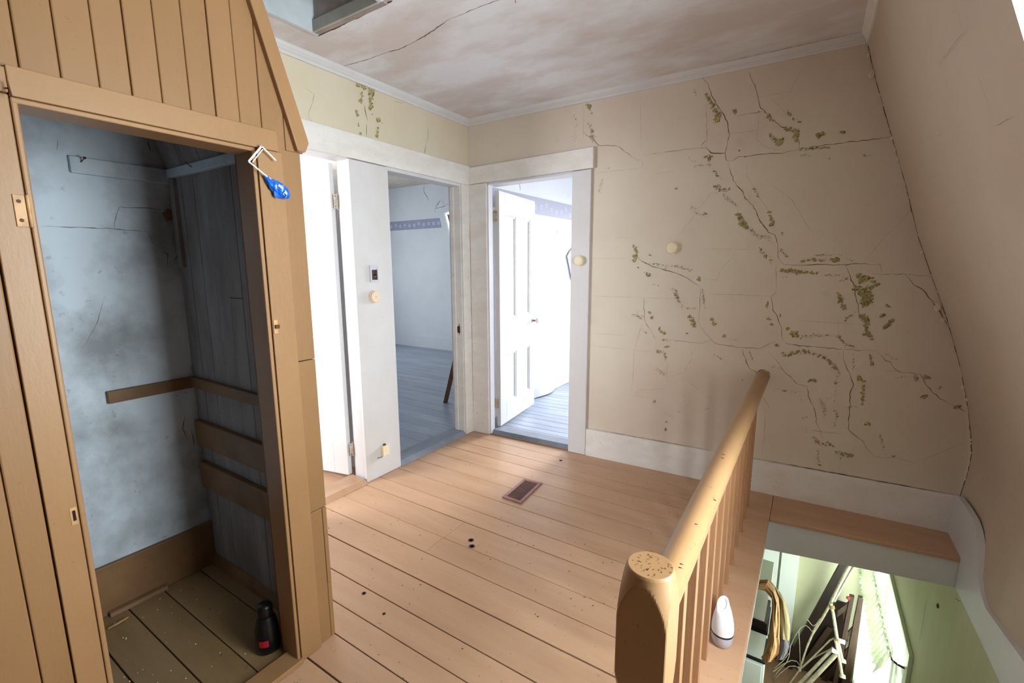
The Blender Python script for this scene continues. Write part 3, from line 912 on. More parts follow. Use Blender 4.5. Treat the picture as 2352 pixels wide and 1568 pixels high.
# ================================================================== DOORS
def door_leaf(name, label, hinge, direc, length, height, zlo, thick, rows, mt, side):
    """panelled leaf: hinge = front corner at the hinge edge, direc = unit direction along the leaf, side = unit vector into the thickness"""
    h, d, s = np.array([hinge[0], hinge[1], 0.0]), np.array([direc[0], direc[1], 0.0]), np.array([side[0], side[1], 0.0])
    root = struct(name, (hinge[0], hinge[1], zlo), label, 'door')

    def slab(u0, u1, z0, z1, t0, t1):
        p = []
        for t in (t0, t1):
            for (u, z) in ((u0, z0), (u1, z0), (u1, z1), (u0, z1)):
                q_ = h + d * u + s * t
                p.append((q_[0], q_[1], z))
        return MB().hexa(p)
    st = 0.115
    mid = length / 2
    zt = zlo + height
    slab(0, st, zlo, zt, 0, thick).obj('stile', mt, root, bevel=0.0025)
    slab(length - st, length, zlo, zt, 0, thick).obj('stile', mt, root, bevel=0.0025)
    slab(st, length - st, zlo, zlo + rows[0][0], 0, thick).obj('rail', mt, root, bevel=0.0025)
    for i_, (a_, b_) in enumerate(rows):
        nxt = rows[i_ + 1][0] if i_ + 1 < len(rows) else height
        slab(st, length - st, zlo + b_, zlo + nxt, 0, thick).obj('rail', mt, root, bevel=0.0025)
        slab(mid - 0.05, mid + 0.05, zlo + a_, zlo + b_, 0.0005, thick - .0005).obj('muntin', mt, root, bevel=0.0025)
        for (u0, u1) in ((st, mid - 0.05), (mid + 0.05, length - st)):
            pn = slab(u0 + .002, u1 - .002, zlo + a_ + .002, zlo + b_ - .002, 0.012, thick - 0.012).obj('panel', mt, root)
            mo = MB()
            w = 0.016
            for (ua, ub, za, zb) in ((u0, u0 + w, zlo + a_, zlo + b_), (u1 - w, u1, zlo + a_, zlo + b_), (u0 + w, u1 - w, zlo + a_, zlo + a_ + w), (u0 + w, u1 - w, zlo + b_ - w, zlo + b_)):
                for tt in (0.004, thick - 0.014):
                    p = []
                    for t in (tt, tt + 0.010):
                        for (u, z) in ((ua, za), (ub, za), (ub, zb), (ua, zb)):
                            q_ = h + d * u + s * t
                            p.append((q_[0], q_[1], z))
                    mo.hexa(p)
            mo.obj('panel_moulding', mt, pn, bevel=0.003)
    return root, h, d, s


th = math.atan2(-0.208, -0.978)
d1 = np.array([math.cos(th), math.sin(th)])
s1 = np.array([d1[1], -d1[0]])
if s1[1] < 0:
    s1 = -s1
dr1, h1, dd1, ss1 = door_leaf('door_1', 'white panelled door standing open beside the closet in the left wall', (-0.141, -1.144), d1, 0.74, 2.012, 0.032, 0.036,
                              ((0.20, 0.80), (0.98, 1.85)), M['white'], s1)
d3 = np.array([0.105 - 0.193, 0.912 - 0.188])
d3 /= np.linalg.norm(d3)
s3 = np.array([-d3[1], d3[0]])
dr3, h3, dd3, ss3 = door_leaf('door_2', 'white four panel door standing open in the back doorway with a porcelain knob', (0.193, 0.188), d3, 0.735, 1.985, 0.038, 0.036,
                              ((0.18, 0.62), (0.93, 1.80)), M['white'], s3)


def hinge(root, c, ax_u, ax_n, z0, z1, lab):
    """butt hinge: pin along z at c, leaves along +-ax_u on a face with normal ax_n"""
    c, u, n_ = np.array(c, float), np.array(ax_u, float), np.array(ax_n, float)
    o = MB().tube([(c[0], c[1], z0 - .008), (c[0], c[1], z1 + .008)], 0.0055, 8).obj('hinge', M['hinge'], root)
    for sgn in (1, -1):
        p = []
        for t in (0.0, 0.0025):
            for (a_, z) in ((0.004, z0), (0.028, z0), (0.028, z1), (0.004, z1)):
                q_ = c + u * a_ * sgn + n_ * t
                p.append((q_[0], q_[1], z))
        lf = MB().hexa(p).obj('hinge_leaf', M['hinge'], o)
        for zz in (z0 + .012, z1 - .012):
            q_ = c + u * 0.017 * sgn + n_ * 0.0025
            MB().lathe((q_[0], q_[1], zz), [(0.004, 0), (0.003, 0.0012)], (n_[0], n_[1], 0), 8).obj('screw', M['iron'], o)
    return o


c1 = np.array([-0.1275, -1.1195, 0])
for z0 in (0.165, 1.775):
    hinge(dr1, (-0.1335, -1.1035, 0), (-0.1, 0.99, 0), (0.99, -0.1, 0), z0, z0 + 0.085, '')
for z0 in (0.20, 1.78):
    hinge(dr3, (0.152, 0.1800, 0), (0.99, 0.1, 0), (0.1, -0.99, 0), z0, z0 + 0.085, '')
k = h3 + dd3 * 0.685
kb = MB().lathe((k[0], k[1], 0.895), [(0.022, 0.0), (0.022, 0.004), (0.008, 0.005), (0.008, 0.035), (0.018, 0.038), (0.027, 0.046), (0.027, 0.056), (0.020, 0.064), (0.006, 0.067)], (-ss3[0], -ss3[1], 0), 20)
kb.obj('door_knob', M['knob_white'], dr3)
MB().lathe((k[0] - ss3[0] * .006, k[1] - ss3[1] * .006, 0.895), [(0.0095, 0.0), (0.0095, 0.028)], (-ss3[0], -ss3[1], 0), 14).obj('knob_shank', M['brass'], dr3)
for zz in (1.12, 1.01):
    q = h3 + ss3 * 0.018
    MB().box(q[0] - .012, q[0] + .004, q[1] - .0022, q[1] + 0.001, zz, zz + 0.06).obj('edge_plate', M['white'], dr3)

# ================================================================== ROOM BEYOND DOOR 1
r1 = struct('floor.002', (-1.0, -2.0, 0), 'tan painted boards of the bright room beyond the left door', 'floor')
for k in range(14):
    y1 = -1.0 - 0.15 * k
    box(-2.3, -0.127, y1 - 0.148, y1 - 0.001, -0.022, rb.uniform(-.001, 0)).obj('floor_board', M['floor_tan'], r1, bevel=0.002)
MB().box(-2.35, -0.126, -3.10, -0.93, -0.05, -0.0225).obj('subfloor', M['dark_gap'], r1)
MB().box(-2.36, -0.126, -1.0, -0.93, 0, 2.6).obj('wall_room_right', M['room_white'], None, 'structure', 'white partition wall behind the open door of the left room', 'wall')
MB().box(-2.40, -2.34, -3.14, -0.93, 0, 2.6).obj('wall_room_far', M['room_white'], None, 'structure', 'white far wall of the bright left room', 'wall')
MB().box(-2.40, -0.02, -3.14, -0.93, 2.56, 2.60).obj('ceiling.001', M['wall'], None, 'structure', 'cream ceiling of the bright room beyond the left door', 'ceiling')
wn = struct('wall_room_end', (-1.3, -3.13, 0), 'white end wall with the daylight window of the bright left room', 'wall')
for (x0, x1, z0, z1) in ((-2.4, -1.61, 0, 2.6), (-0.89, 0.02, 0, 2.6), (-1.61, -0.89, 0, 0.7), (-1.61, -0.89, 2.2, 2.6)):
    MB().box(x0, x1, -3.16, -3.10, z0, z1).obj('plaster', M['room_white'], wn)
MB().box(-0.125, 0.0, -3.12, -2.60, 0, 2.6).obj('wall_room_near', M['room_white'], None, 'structure', 'white wall of the left room behind the closet', 'wall')

# ================================================================== BLUE FLOORED ROOM (DOOR 2)
fb = struct('floor.003', (-2.0, 1.0, 0), 'blue grey painted floor boards of the room through the left doorway', 'floor')
MB().box(-4.6, -0.13, -0.93, 3.0, -0.05, -0.0225).obj('subfloor', M['dark_gap'], fb)
yy = -0.93
k = 0
while yy < 2.98:
    w = (0.128, 0.142, 0.135, 0.150)[k % 4]
    x_end = -0.151 if yy < 0.05 else -0.127
    box(-4.6, x_end, yy + .0015, min(yy + w, 2.99) - .0015, -0.022, rb.uniform(-.0015, 0)).obj('floor_board', M['blue_floor'], fb, bevel=0.002)
    yy += w
    k += 1
wb2 = struct('wall_blue_far', (-3.4, 2.93, 0), 'pale blue far wall with a slate blue paper border and a slanted window gap', 'wall')
# far wall with slanted opening on the right
MB().prism([(-4.65, 2.92, 0), (-2.40, 2.92, 0), (-2.40, 2.92, 1.0), (-2.595, 2.92, 1.60), (-2.805, 2.92, 2.275), (-2.10, 2.92, 2.42), (-2.10, 2.92, 2.80), (-4.65, 2.92, 2.80)], (0, 0.08, 0)).obj('plaster', M['room_blue'], wb2)
MB().prism([(-2.40, 2.92, 0), (-0.12, 2.92, 0), (-0.12, 2.92, 2.8), (-2.10, 2.92, 2.8), (-2.10, 2.92, 1.0), (-2.40, 2.92, 1.0)], (0, 0.08, 0)).obj('plaster', M['room_blue'], wb2)
bd = MB().prism([(-4.6, 2.9195, 2.050), (-2.836, 2.9195, 2.052), (-2.878, 2.9195, 2.208), (-4.6, 2.9195, 2.204)], (0, -0.0012, 0)).obj('border', M['border'], wb2)
mo = MB()
rm = random.Random(8)
for k in range(11):
    cx, cz = -4.02 + k * 0.112, 2.128 + rm.uniform(-.014, .014)
    for j in range(5):
        a_ = j * 1.2566 + k
        px_, pz_ = cx + .020 * math.cos(a_), cz + .020 * math.sin(a_)
        mo.add([(px_ + .012 * math.cos(t), 2.9178, pz_ + .012 * math.sin(t)) for t in (0, 1.57, 3.14, 4.71)], [(0, 1, 2, 3)])
mo.obj('motif', M['motif'], bd, kind='stuff')
MB().box(-4.6, -2.42, 2.895, 2.92, 0, 0.20).obj('baseboard_far', M['room_blue'], None, 'structure', 'pale blue baseboard at the far wall of the blue-floored room', 'baseboard', bevel=0.003)
# slanted window at the far end
wi = struct('window_1', (-2.6, 2.93, 1.0), 'slanted white window strip at the far end of the blue-floored room', 'window')
MB().prism([(-2.805, 2.905, 2.275), (-2.775, 2.905, 2.268), (-2.372, 2.905, 1.0), (-2.402, 2.905, 1.0)], (0, 0.03, 0)).obj('casing', M['white'], wi)
MB().prism([(-2.74, 2.95, 2.26), (-2.716, 2.95, 2.26), (-2.33, 2.95, 1.02), (-2.354, 2.95, 1.02)], (0, 0.02, 0)).obj('sash', M['wood'], wi)
MB().prism([(-2.80, 2.972, 2.30), (-2.10, 2.972, 2.42), (-2.10, 2.972, 1.0), (-2.39, 2.972, 1.0)], (0, 0.004, 0)).obj('pane', M['glass'], wi)
wnr = struct('wall_blue_left', (-4.63, 1.0, 0), 'pale blue unseen end wall of the blue-floored room with an added light opening', 'wall')
for (y0, y1, z0, z1) in ((-1.0, 0.35, 0, 2.8), (1.55, 3.0, 0, 2.8), (0.35, 1.55, 0, 0.78), (0.35, 1.55, 2.2, 2.8)):
    MB().box(-4.66, -4.60, y0, y1, z0, z1).obj('plaster', M['room_blue'], wnr)
MB().box(-4.6, -0.126, -0.93, -0.90, 0, 2.8).obj('wall_blue_near', M['room_blue'], None, 'structure', 'pale blue partition of the blue-floored room', 'wall')
ceb = struct('ceiling.002', (-2.4, 1.0, 2.75), 'stained boarded ceiling of the blue-floored room', 'ceiling')
MB().box(-4.66, -0.0, -1.0, 3.0, 2.79, 2.81).obj('backing', M['dark_gap'], ceb)
yy = -0.93
while yy < 2.92:
    box(-4.62, -0.125, yy + .001, yy + .089, 2.768, 2.79).obj('ceiling_board', M['ceiling_b'], ceb, bevel=0.002)
    yy += 0.09
MB().box(-0.125, XA, -2.6, 0.2, 2.56, 2.82).obj('wall_over_doors', M['wall_a'], None, 'structure', 'strip of wall above the ceiling line over the left doorways', 'wall')
MB().box(-0.125, -0.05, 0.19, 3.7, 0, 2.82).obj('wall_between', M['room_white'], None, 'structure', 'bright wall behind the open back door with peeling paper', 'wall')
cm = MB()
for pl, w in (([(975, 425), (973, 440), (980, 450), (984, 462)], 0.010), ([(998, 488), (1000, 478), (1020, 474), (1032, 466)], 0.010), ([(1000, 474), (1005, 470), (1012, 459)], 0.012), ([(1012, 460), (1018, 464), (1020, 472)], 0.006)):
    P = ribbon(None, [ony(x, y_, 2.9185) for x, y_ in pl], w, rc)
    crack_on(cm, P, (0, -1, 0), w, rc, 0.006)
cm.obj('plaster_cracks', M['flake_dark'], wb2, kind='stuff')

# ================================================================== ROOM BEYOND DOOR 3
f3 = struct('floor.004', (1.0, 1.8, 0), 'sunlit blue grey boards of the room through the back doorway', 'floor')
MB().box(-0.05, 2.7, 0.22, 3.7, -0.05, -0.0225).obj('subfloor', M['dark_gap'], f3)
yy = 0.165
k = 0
while yy < 3.66:
    w = (0.14, 0.085, 0.10, 0.12, 0.10, 0.09)[k % 6]
    y0_, y1_ = yy + .0015, min(yy + w, 3.68) - .0015
    if y0_ < 0.30:
        MB().prism([(-0.048, y0_ + .045, -0.022), (2.6, y0_ + .165, -0.022), (2.6, y1_ + .12, -0.022), (-0.048, y1_ + .0, -0.022)], (0, 0, 0.021)).obj('floor_board', M['blue_floor'], f3, bevel=0.002)
    else:
        MB().prism([(-0.048, y0_, -0.022), (2.6, y0_ + .12, -0.022), (2.6, y1_ + .12, -0.022), (-0.048, y1_, -0.022)], (0, 0, 0.021)).obj('floor_board', M['blue_floor'], f3, bevel=0.002)
    yy += w
    k += 1
w3 = struct('wall_bright_far', (1.2, 3.68, 0), 'bright white window wall of the room behind the back doorway', 'wall')
MB().box(-0.05, 0.35, 3.62, 3.70, 0, 2.6).obj('plaster', M['room_white'], w3)
MB().box(1.55, 2.7, 3.62, 3.70, 0, 2.6).obj('plaster', M['room_white'], w3)
MB().box(0.35, 1.55, 3.62, 3.70, 0, 0.7).obj('plaster', M['room_white'], w3)
MB().box(0.35, 1.55, 3.62, 3.70, 2.2, 2.6).obj('plaster', M['room_white'], w3)
w4 = struct('wall_bright_right', (2.66, 1.9, 0), 'bright white side wall with a window in the room behind the back doorway', 'wall')
MB().box(2.60, 2.66, 0.20, 1.15, 0, 2.6).obj('plaster', M['room_white'], w4)
MB().box(2.60, 2.66, 2.35, 3.7, 0, 2.6).obj('plaster', M['room_white'], w4)
MB().box(2.60, 2.66, 1.15, 2.35, 0, 0.75).obj('plaster', M['room_white'], w4)
MB().box(2.60, 2.66, 1.15, 2.35, 2.15, 2.6).obj('plaster', M['room_white'], w4)
MB().box(-0.06, 2.7, 0.2, 3.7, 2.56, 2.60).obj('ceiling.003', M['room_white'], None, 'structure', 'white ceiling of the bright room behind the back doorway', 'ceiling')
bw = bpy.data.objects['wall_between']
bb = MB().prism([(-0.0495, 0.25, 1.935), (-0.0495, 3.6, 1.955), (-0.0495, 3.6, 2.128), (-0.0495, 0.25, 2.102)], (0.0015, 0, 0)).obj('border', M['border_pale'], bw)
mo = MB()
for k in range(26):
    cy_, cz = 0.5 + k * 0.115, 2.025 + rm.uniform(-.03, .03)
    for j in range(5):
        a_ = j * 1.2566 + k
        py_, pz_ = cy_ + .018 * math.cos(a_), cz + .018 * math.sin(a_)
        mo.add([(-0.0472, py_ + .011 * math.cos(t), pz_ + .011 * math.sin(t)) for t in (0, 1.57, 3.14, 4.71)], [(0, 1, 2, 3)])
mo.obj('motif', M['motif'], bb, kind='stuff')
# loose wallpaper flap and bulging plaster low down
fp = [onx(x, y_, -0.044) for x, y_ in ((1318, 566), (1308, 575), (1301, 588), (1306, 612), (1311, 640), (1318, 650))]
MB().prism(fp, (0.010, 0, 0)).obj('paper_flap', M['flap'], bw)
bl = []
for i_ in range(6):
    z = 0.012 + 0.42 * i_ / 5
    bl.append([(-0.049 + 0.055 * math.sin(math.pi * (j / 8)) * (1 - i_ / 5) ** 1.3, 1.16 + 0.52 * j / 8 + (0.015 if i_ == 0 and j in (2, 5) else 0), z) for j in range(9)])
MB().sheet(bl).obj('bulging_plaster', M['room_white'], bw)
cm = MB()
for pl, w in (([(1193, 418), (1196, 438)], 0.006), ([(1279, 530), (1282, 536)], 0.012), ([(1304, 445), (1306, 452)], 0.008), ([(1286, 505), (1290, 525), (1300, 542)], 0.003),
              ([(1238, 538), (1242, 544)], 0.005), ([(1240, 730), (1244, 760), (1250, 800)], 0.003), ([(1238, 830), (1246, 850), (1250, 838)], 0.005)):
    P = ribbon(None, [onx(x, y_, -0.0465) for x, y_ in pl], w, rc)
    crack_on(cm, P, (1, 0, 0), w, rc, 0.003)
cm.obj('plaster_cracks', M['flake_dark'], bw, kind='stuff')

# ================================================================== LOWER STOREY SEEN DOWN THE STAIRWELL
ZL = -2.75
MB().box(1.0, 3.5, -2.6, 2.4, ZL - .04, ZL).obj('floor.005', M['lower_floor'], None, 'structure', 'dark boarded floor of the lower storey at the stair foot', 'floor')
lwb = struct('wall_lower_back', (2.2, 2.3, ZL), 'pale sage wall with a white door casing across the stair foot', 'wall')
MB().box(1.0, 3.2, 2.26, 2.34, ZL, -0.21).obj('plaster', M['lower_wall'], lwb)
MB().box(1.9, 2.325, 2.235, 2.26, ZL, -0.5).obj('door_casing', M['bin'], lwb, bevel=0.003)
MB().box(2.345, 2.50, 2.228, 2.26, ZL, -0.5).obj('door_casing', M['bin'], lwb, bevel=0.003)
lwr = struct('wall_lower_right', (3.14, 1.0, ZL), 'sage green window wall beside the stairwell', 'wall')
WY0, WY1, WZ0, WZ1 = 0.62, 2.04, -2.35, -1.12
for (y0, y1, z0, z1) in ((-2.6, WY0, ZL, -0.14), (WY1, 2.30, ZL, -0.14), (WY0, WY1, ZL, WZ0), (WY0, WY1, WZ1, -0.14)):
    MB().box(3.116, 3.24, y0, y1, z0, z1).obj('plaster', M['green'], lwr)
cm = MB()
for pl, w in (([(2133, 1355), (2124, 1400), (2118, 1440), (2106, 1490)], 0.005), ([(2193, 1372), (2208, 1382)], 0.004)):
    P = ribbon(None, [onx(x, y_, 3.1145) for x, y_ in pl], w, rc)
    crack_on(cm, P, (-1, 0, 0), w, rc, 0.004)
cm.obj('plaster_cracks', M['ochre_dark'], lwr, kind='stuff')
q = onx(2154, 1391, 3.113)
MB().lathe(q, [(0.014, 0), (0.010, 0.004), (0.004, 0.005)], (-1, 0, 0), 9).obj('plaster_hole', M['iron'], lwr)
MB().box(0.96, 1.04, -2.6, 2.34, ZL, -0.21).obj('wall_lower_left', M['lower_wall'], None, 'structure', 'pale wall closing the lower storey under the hall', 'wall')
MB().box(0.96, 3.2, -2.64, -2.58, ZL, -0.21).obj('wall_lower_front', M['lower_wall'], None, 'structure', 'pale wall closing the lower storey below the landing', 'wall')
cl = struct('ceiling.004', (1.6, 0, -0.21), 'pale ceiling of the lower storey under the hall boards', 'ceiling')
MB().box(0.96, 2.254, -2.6, 2.34, -0.23, -0.20).obj('plaster', M['lower_wall'], cl)
MB().box(2.254, 3.2, -0.05, 2.34, -0.165, -0.14).obj('plaster', M['lower_wall'], cl)
# window
w2 = struct('window_2', (3.15, 1.3, WZ0), 'bright lower window with a pale casing on the sage green wall', 'window')
for (y0, y1, z0, z1) in ((WY0 - .085, WY0 + .01, WZ0 - .1, WZ1 + .085), (WY1 - .01, WY1 + .085, WZ0 - .1, WZ1 + .085), (WY0 + .01, WY1 - .01, WZ1 - .01, WZ1 + .085), (WY0 + .01, WY1 - .01, WZ0 - .1, WZ0 + .01)):
    MB().box(3.094, 3.116, y0, y1, z0, z1).obj('casing', M['bin'], w2, bevel=0.003)
for (y0, y1, z0, z1) in ((WY0, WY0 + .045, WZ0, WZ1), (WY1 - .045, WY1, WZ0, WZ1), (1.31, 1.35, WZ0, WZ1), (WY0, WY1, WZ1 - .05, WZ1), (WY0, WY1, WZ0, WZ0 + .05), (WY0, WY1, -1.76, -1.72)):
    MB().box(3.19, 3.215, y0, y1, z0, z1).obj('sash_bar', M['bin'], w2)
MB().box(3.20, 3.204, WY0, WY1, WZ0, WZ1).obj('pane', M['glass'], w2)
# dormer window over the stairs
w5 = struct('window_3', (3.36, -2.12, 0.55), 'dormer window over the stairwell at the right', 'window')
for (y0, y1, z0, z1) in ((-2.42, -2.36, 0.55, 2.12), (-1.50, -1.44, 0.55, 2.12), (-2.36, -1.50, 2.05, 2.12), (-2.36, -1.50, 0.55, 0.63), (-2.36, -1.50, 1.32, 1.37)):
    MB().box(3.36, 3.40, y0, y1, z0, z1).obj('sash_bar', M['white'], w5)
MB().box(3.378, 3.382, -2.36, -1.50, 0.63, 2.05).obj('pane', M['glass'], w5)
# stair flight below the landing
stt = struct('staircase', (2.7, -1.2, ZL), 'brown stair flight going down below the landing', 'stairs')
for k in range(12):
    z = -0.21 * (k + 1)
    MB().box(2.30, 3.09, -2.46 + 0.215 * k, -2.46 + 0.215 * (k + 1) + 0.03, z - 0.03, z).obj('tread', M['floor_tan'], stt, bevel=0.004)
    MB().box(2.30, 3.09, -2.46 + 0.215 * k, -2.44 + 0.215 * k, z, z + 0.18).obj('riser', M['white'], stt)

# ================================================================== BANISTER
bn = empty('banister', (2.165, -2.215, 0.0), 'tan painted stair banister with round-topped newel, rail and square balusters', 'banister')
NX, NY, HW = 2.174, -2.215, 0.0455


def newel_r(z):
    pts = [(0.0, 0.070), (0.30, 0.070), (0.345, 0.040), (0.375, 0.035), (0.42, 0.0365), (0.55, 0.038), (0.60, 0.046), (0.64, 0.056), (0.68, 0.065), (0.78, 0.065), (0.815, 0.060), (0.845, 0.052), (0.868, 0.0450), (0.878, 0.0425), (0.882, 0.040)]
    for (a, ra), (b, rb_) in zip(pts[:-1], pts[1:]):
        if a <= z <= b:
            t = (z - a) / (b - a)
            return ra + t * (rb_ - ra)
    return pts[-1][1]


NN = 160
zs = [0.0, 0.15, 0.29] + [0.30 + 0.006 * i for i in range(96)] + [0.872, 0.877, 0.880, 0.882]
zs = sorted(set(round(z, 4) for z in zs if z <= 0.882))
vs, fs = [], []
for z in zs:
    R_ = newel_r(z)
    for j in range(NN):
        a = 2 * math.pi * (j + 0.5) / NN
        r = min(HW / max(abs(math.cos(a)), abs(math.sin(a))), R_)
        vs.append((NX + r * math.cos(a), NY + r * math.sin(a), z))
for i in range(len(zs) - 1):
    for j in range(NN):
        fs.append((i * NN + j, i * NN + (j + 1) % NN, (i + 1) * NN + (j + 1) % NN, (i + 1) * NN + j))
fs.append(tuple(range((len(zs) - 1) * NN, len(zs) * NN)))
nw = MB().add(vs, fs)
no = nw.obj('newel_post', M['rail'], bn)
md = no.modifiers.new('smooth_edges', 'BEVEL')
md.width, md.segments, md.limit_method, md.angle_limit = 0.0008, 1, 'ANGLE', math.radians(50)
sc_ = MB()
rs = random.Random(17)
for k in range(46):
    a, r = rs.uniform(0, 6.28), 0.036 * math.sqrt(rs.random())
    x, y_ = NX + r * math.cos(a), NY + r * math.sin(a)
    t, L = rs.uniform(0, 6.28), rs.uniform(0.002, 0.007)
    w = rs.uniform(0.0003, 0.0008)
    dx, dy = math.cos(t), math.sin(t)
    bx, by = x + L * dx * .5 + .0012 * dy, y_ + L * dy * .5 - .0012 * dx
    ex, ey = x + L * dx, y_ + L * dy
    sc_.add([(x - w * dy, y_ + w * dx, .8824), (bx - w * dy, by + w * dx, .8826), (ex, ey, .8824), (bx + w * dy, by - w * dx, .8826), (x + w * dy, y_ - w * dx, .8824)], [(0, 1, 3, 4), (1, 2, 3)])
sc_.obj('scratches', M['darkwood2'], no, kind='stuff')
# handrail
rp = []
RX, RZ = 2.1695, 0.742
for j in range(20):
    a = math.radians(-38 + 256 * j / 19)
    rp.append((0.0365 * math.cos(a), 0.037 * math.sin(a)))
vs = [(RX + dx, 0.163, RZ + dz) for dx, dz in rp] + [(RX + dx, -2.172, RZ + dz) for dx, dz in rp]
n = len(rp)
hr = MB().add(vs, [(i, i + 1, i + 1 + n, i + n) for i in range(n - 1)], True)
hr.add(vs, [(n - 1, 0, n, 2 * n - 1), tuple(range(n)), tuple(range(2 * n - 1, n - 1, -1))])
hro = hr.obj('handrail', M['rail'], bn)
nick = MB()
for (px, py) in ((1660, 1044), (1597, 1203), (1560, 1300), (1563, 1292), (1658, 1052), (1640, 1140)):
    q = onz(px, py, 0.7785)
    q[2] = RZ + math.sqrt(max(0, 0.0374 ** 2 - (q[0] - RX) ** 2)) + .0003
    t = rs.uniform(-.6, .6)
    nick.add([q, q + np.array([.008 * math.cos(t), .008 * math.sin(t), -.0003]), q + np.array([.004, .0035, .0003]), q + np.array([-.003, .004, 0.0])], [(0, 1, 2, 3)])
nick.obj('nicks', M['darkwood2'], hro, kind='stuff')
by0 = [-0.080, -0.241, -0.394, -0.557, -0.723, -0.884, -1.043, -1.202, -1.366, -1.522, -1.680, -1.838, -1.996]
bm0 = MB().box(-0.0130, 0.0130, -0.017, 0.017, 0.0, 0.722)
proto = None
for Y in by0:
    if proto is None:
        mb = MB()
        mb.box(2.157 - .0130, 2.157 + .0130, Y - .017, Y + .017, 0.0, 0.722)
        proto = mb.obj('baluster', M['baluster'], bn, bevel=0.0015)
        me0, Y0 = proto.data, Y
    else:
        o = proto.copy()
        COL.objects.link(o)
        o.parent = bn
        o.location = (0, Y - Y0, 0)
        o.rotation_euler = (0, 0, 0)
# collar of broken paint where the rail meets the wall
cm = MB()
P = [np.array(PB(RX + 0.042 * math.cos(a), RZ + 0.043 * math.sin(a), 0.0016)) for a in [math.radians(20 + 140 * i / 12) for i in range(13)]]
crack_on(cm, P, (0, -1, 0), 0.007, rc, 0.001)
cm.obj('rail_socket', M['crack'], wbk, kind='stuff')

# ================================================================== FLOOR REGISTER
rg_ = empty('floor_register', (0.94, -0.645, 0.0), 'rose brown metal heating grille set in the tan floor', 'floor grille')
ca, cb_, cc, cd = [np.array([x, y_, 0]) for x, y_ in ((0.872, -0.792), (1.012, -0.797), (0.990, -0.494), (0.858, -0.506))]


def rp_(u, v, z):
    p = (ca * (1 - u) + cb_ * u) * (1 - v) + (cd * (1 - u) + cc * u) * v
    return (p[0], p[1], z)


fm = MB()
for (u0, u1, v0, v1) in ((0, 1, 0, .075), (0, 1, .925, 1), (0, .15, .075, .925), (.85, 1, .075, .925)):
    fm.hexa([rp_(u0, v0, .0), rp_(u1, v0, 0), rp_(u1, v1, 0), rp_(u0, v1, 0), rp_(u0, v0, .008), rp_(u1, v0, .008), rp_(u1, v1, .008), rp_(u0, v1, .008)])
fm.obj('frame', M['register'], rg_, bevel=0.002)
MB().hexa([rp_(.14, .07, .0006), rp_(.86, .07, .0006), rp_(.86, .93, .0006), rp_(.14, .93, .0006), rp_(.14, .07, .0014), rp_(.86, .07, .0014), rp_(.86, .93, .0014), rp_(.14, .93, .0014)]).obj('duct_shade', M['void'], rg_)  # near-black sheet on the floor stands for the unlit opening
for k in range(17):
    v = .095 + k * .05
    MB().hexa([rp_(.15, v, .0022), rp_(.85, v, .0022), rp_(.85, v + .013, .0022), rp_(.15, v + .013, .0022), rp_(.15, v, .0042), rp_(.85, v, .0042), rp_(.85, v + .013, .0042), rp_(.15, v + .013, .0042)]).obj('slat', M['register'], rg_)

# ================================================================== WHITE DIFFUSER BOTTLE ON THE NOSING
bx, by_ = 2.203, -1.265
dv = empty('aroma_diffuser', (bx, by_, 0.0), 'white cone-shaped plastic diffuser with slanted top and lilac base on the nosing board', 'diffuser')
MB().lathe((bx, by_, 0), [(0.026, 0.0), (0.031, 0.004), (0.0365, 0.022), (0.0385, 0.040), (0.0385, 0.048)], n=32).obj('water_tank', M['plastic_lilac'], dv)
MB().lathe((bx, by_, 0), [(0.0386, 0.048), (0.0390, 0.051), (0.0390, 0.054), (0.0386, 0.056)], n=32).obj('band', M['steel_band'], dv)
vs, fs = [], []
prf = [(0.0388, 0.056), (0.0392, 0.072), (0.0375, 0.092), (0.0335, 0.115), (0.0280, 0.138), (0.0228, 0.154), (0.0205, 0.162)]
for i, (r, z) in enumerate(prf):
    t = i / (len(prf) - 1)
    for j in range(32):
        a = 2 * math.pi * j / 32
        ox, oy = -0.006 * t ** 2, 0.004 * t ** 2
        x, y_ = r * math.cos(a), r * math.sin(a)
        dzt = (0.22 * x + 1.05 * y_) * t ** 3
        vs.append((bx + ox + x, by_ + oy + y_, z + dzt))
for i in range(len(prf) - 1):
    for j in range(32):
        fs.append((i * 32 + j, i * 32 + (j + 1) % 32, (i + 1) * 32 + (j + 1) % 32, (i + 1) * 32 + j))
top = vs[-32:]
tcen = np.mean(np.array(top), axis=0)
inner = [tuple(tcen + (np.array(q) - tcen) * 0.72 + np.array([0, 0, 0.0012])) for q in top]
dish = [tuple(tcen + (np.array(q) - tcen) * 0.55 + np.array([0, 0, -0.0025])) for q in top]
dc = MB().add(vs, fs, True)
dc.add(top + inner, [(j, (j + 1) % 32, 32 + (j + 1) % 32, 32 + j) for j in range(32)])
dc.add(inner + dish, [(j, (j + 1) % 32, 32 + (j + 1) % 32, 32 + j) for j in range(32)])
dc.add(dish, [tuple(range(32))])
dc.obj('cone', M['plastic_white'], dv)

# ================================================================== PAPERS BEHIND THE BALUSTERS
mgz = empty('magazine', (2.01, -1.10, 0.0), 'glossy blue magazine with white and red print lying behind the balusters', 'magazine')


def para(mb, o, u, v, u0, u1, v0, v1, z0, z1):
    p = []
    for z in (z0, z1):
        for (a, b) in ((u0, v0), (u1, v0), (u1, v1), (u0, v1)):
            q = np.array(o) + np.array(u) * a + np.array(v) * b
            p.append((q[0], q[1], z))
    return mb.hexa(p)


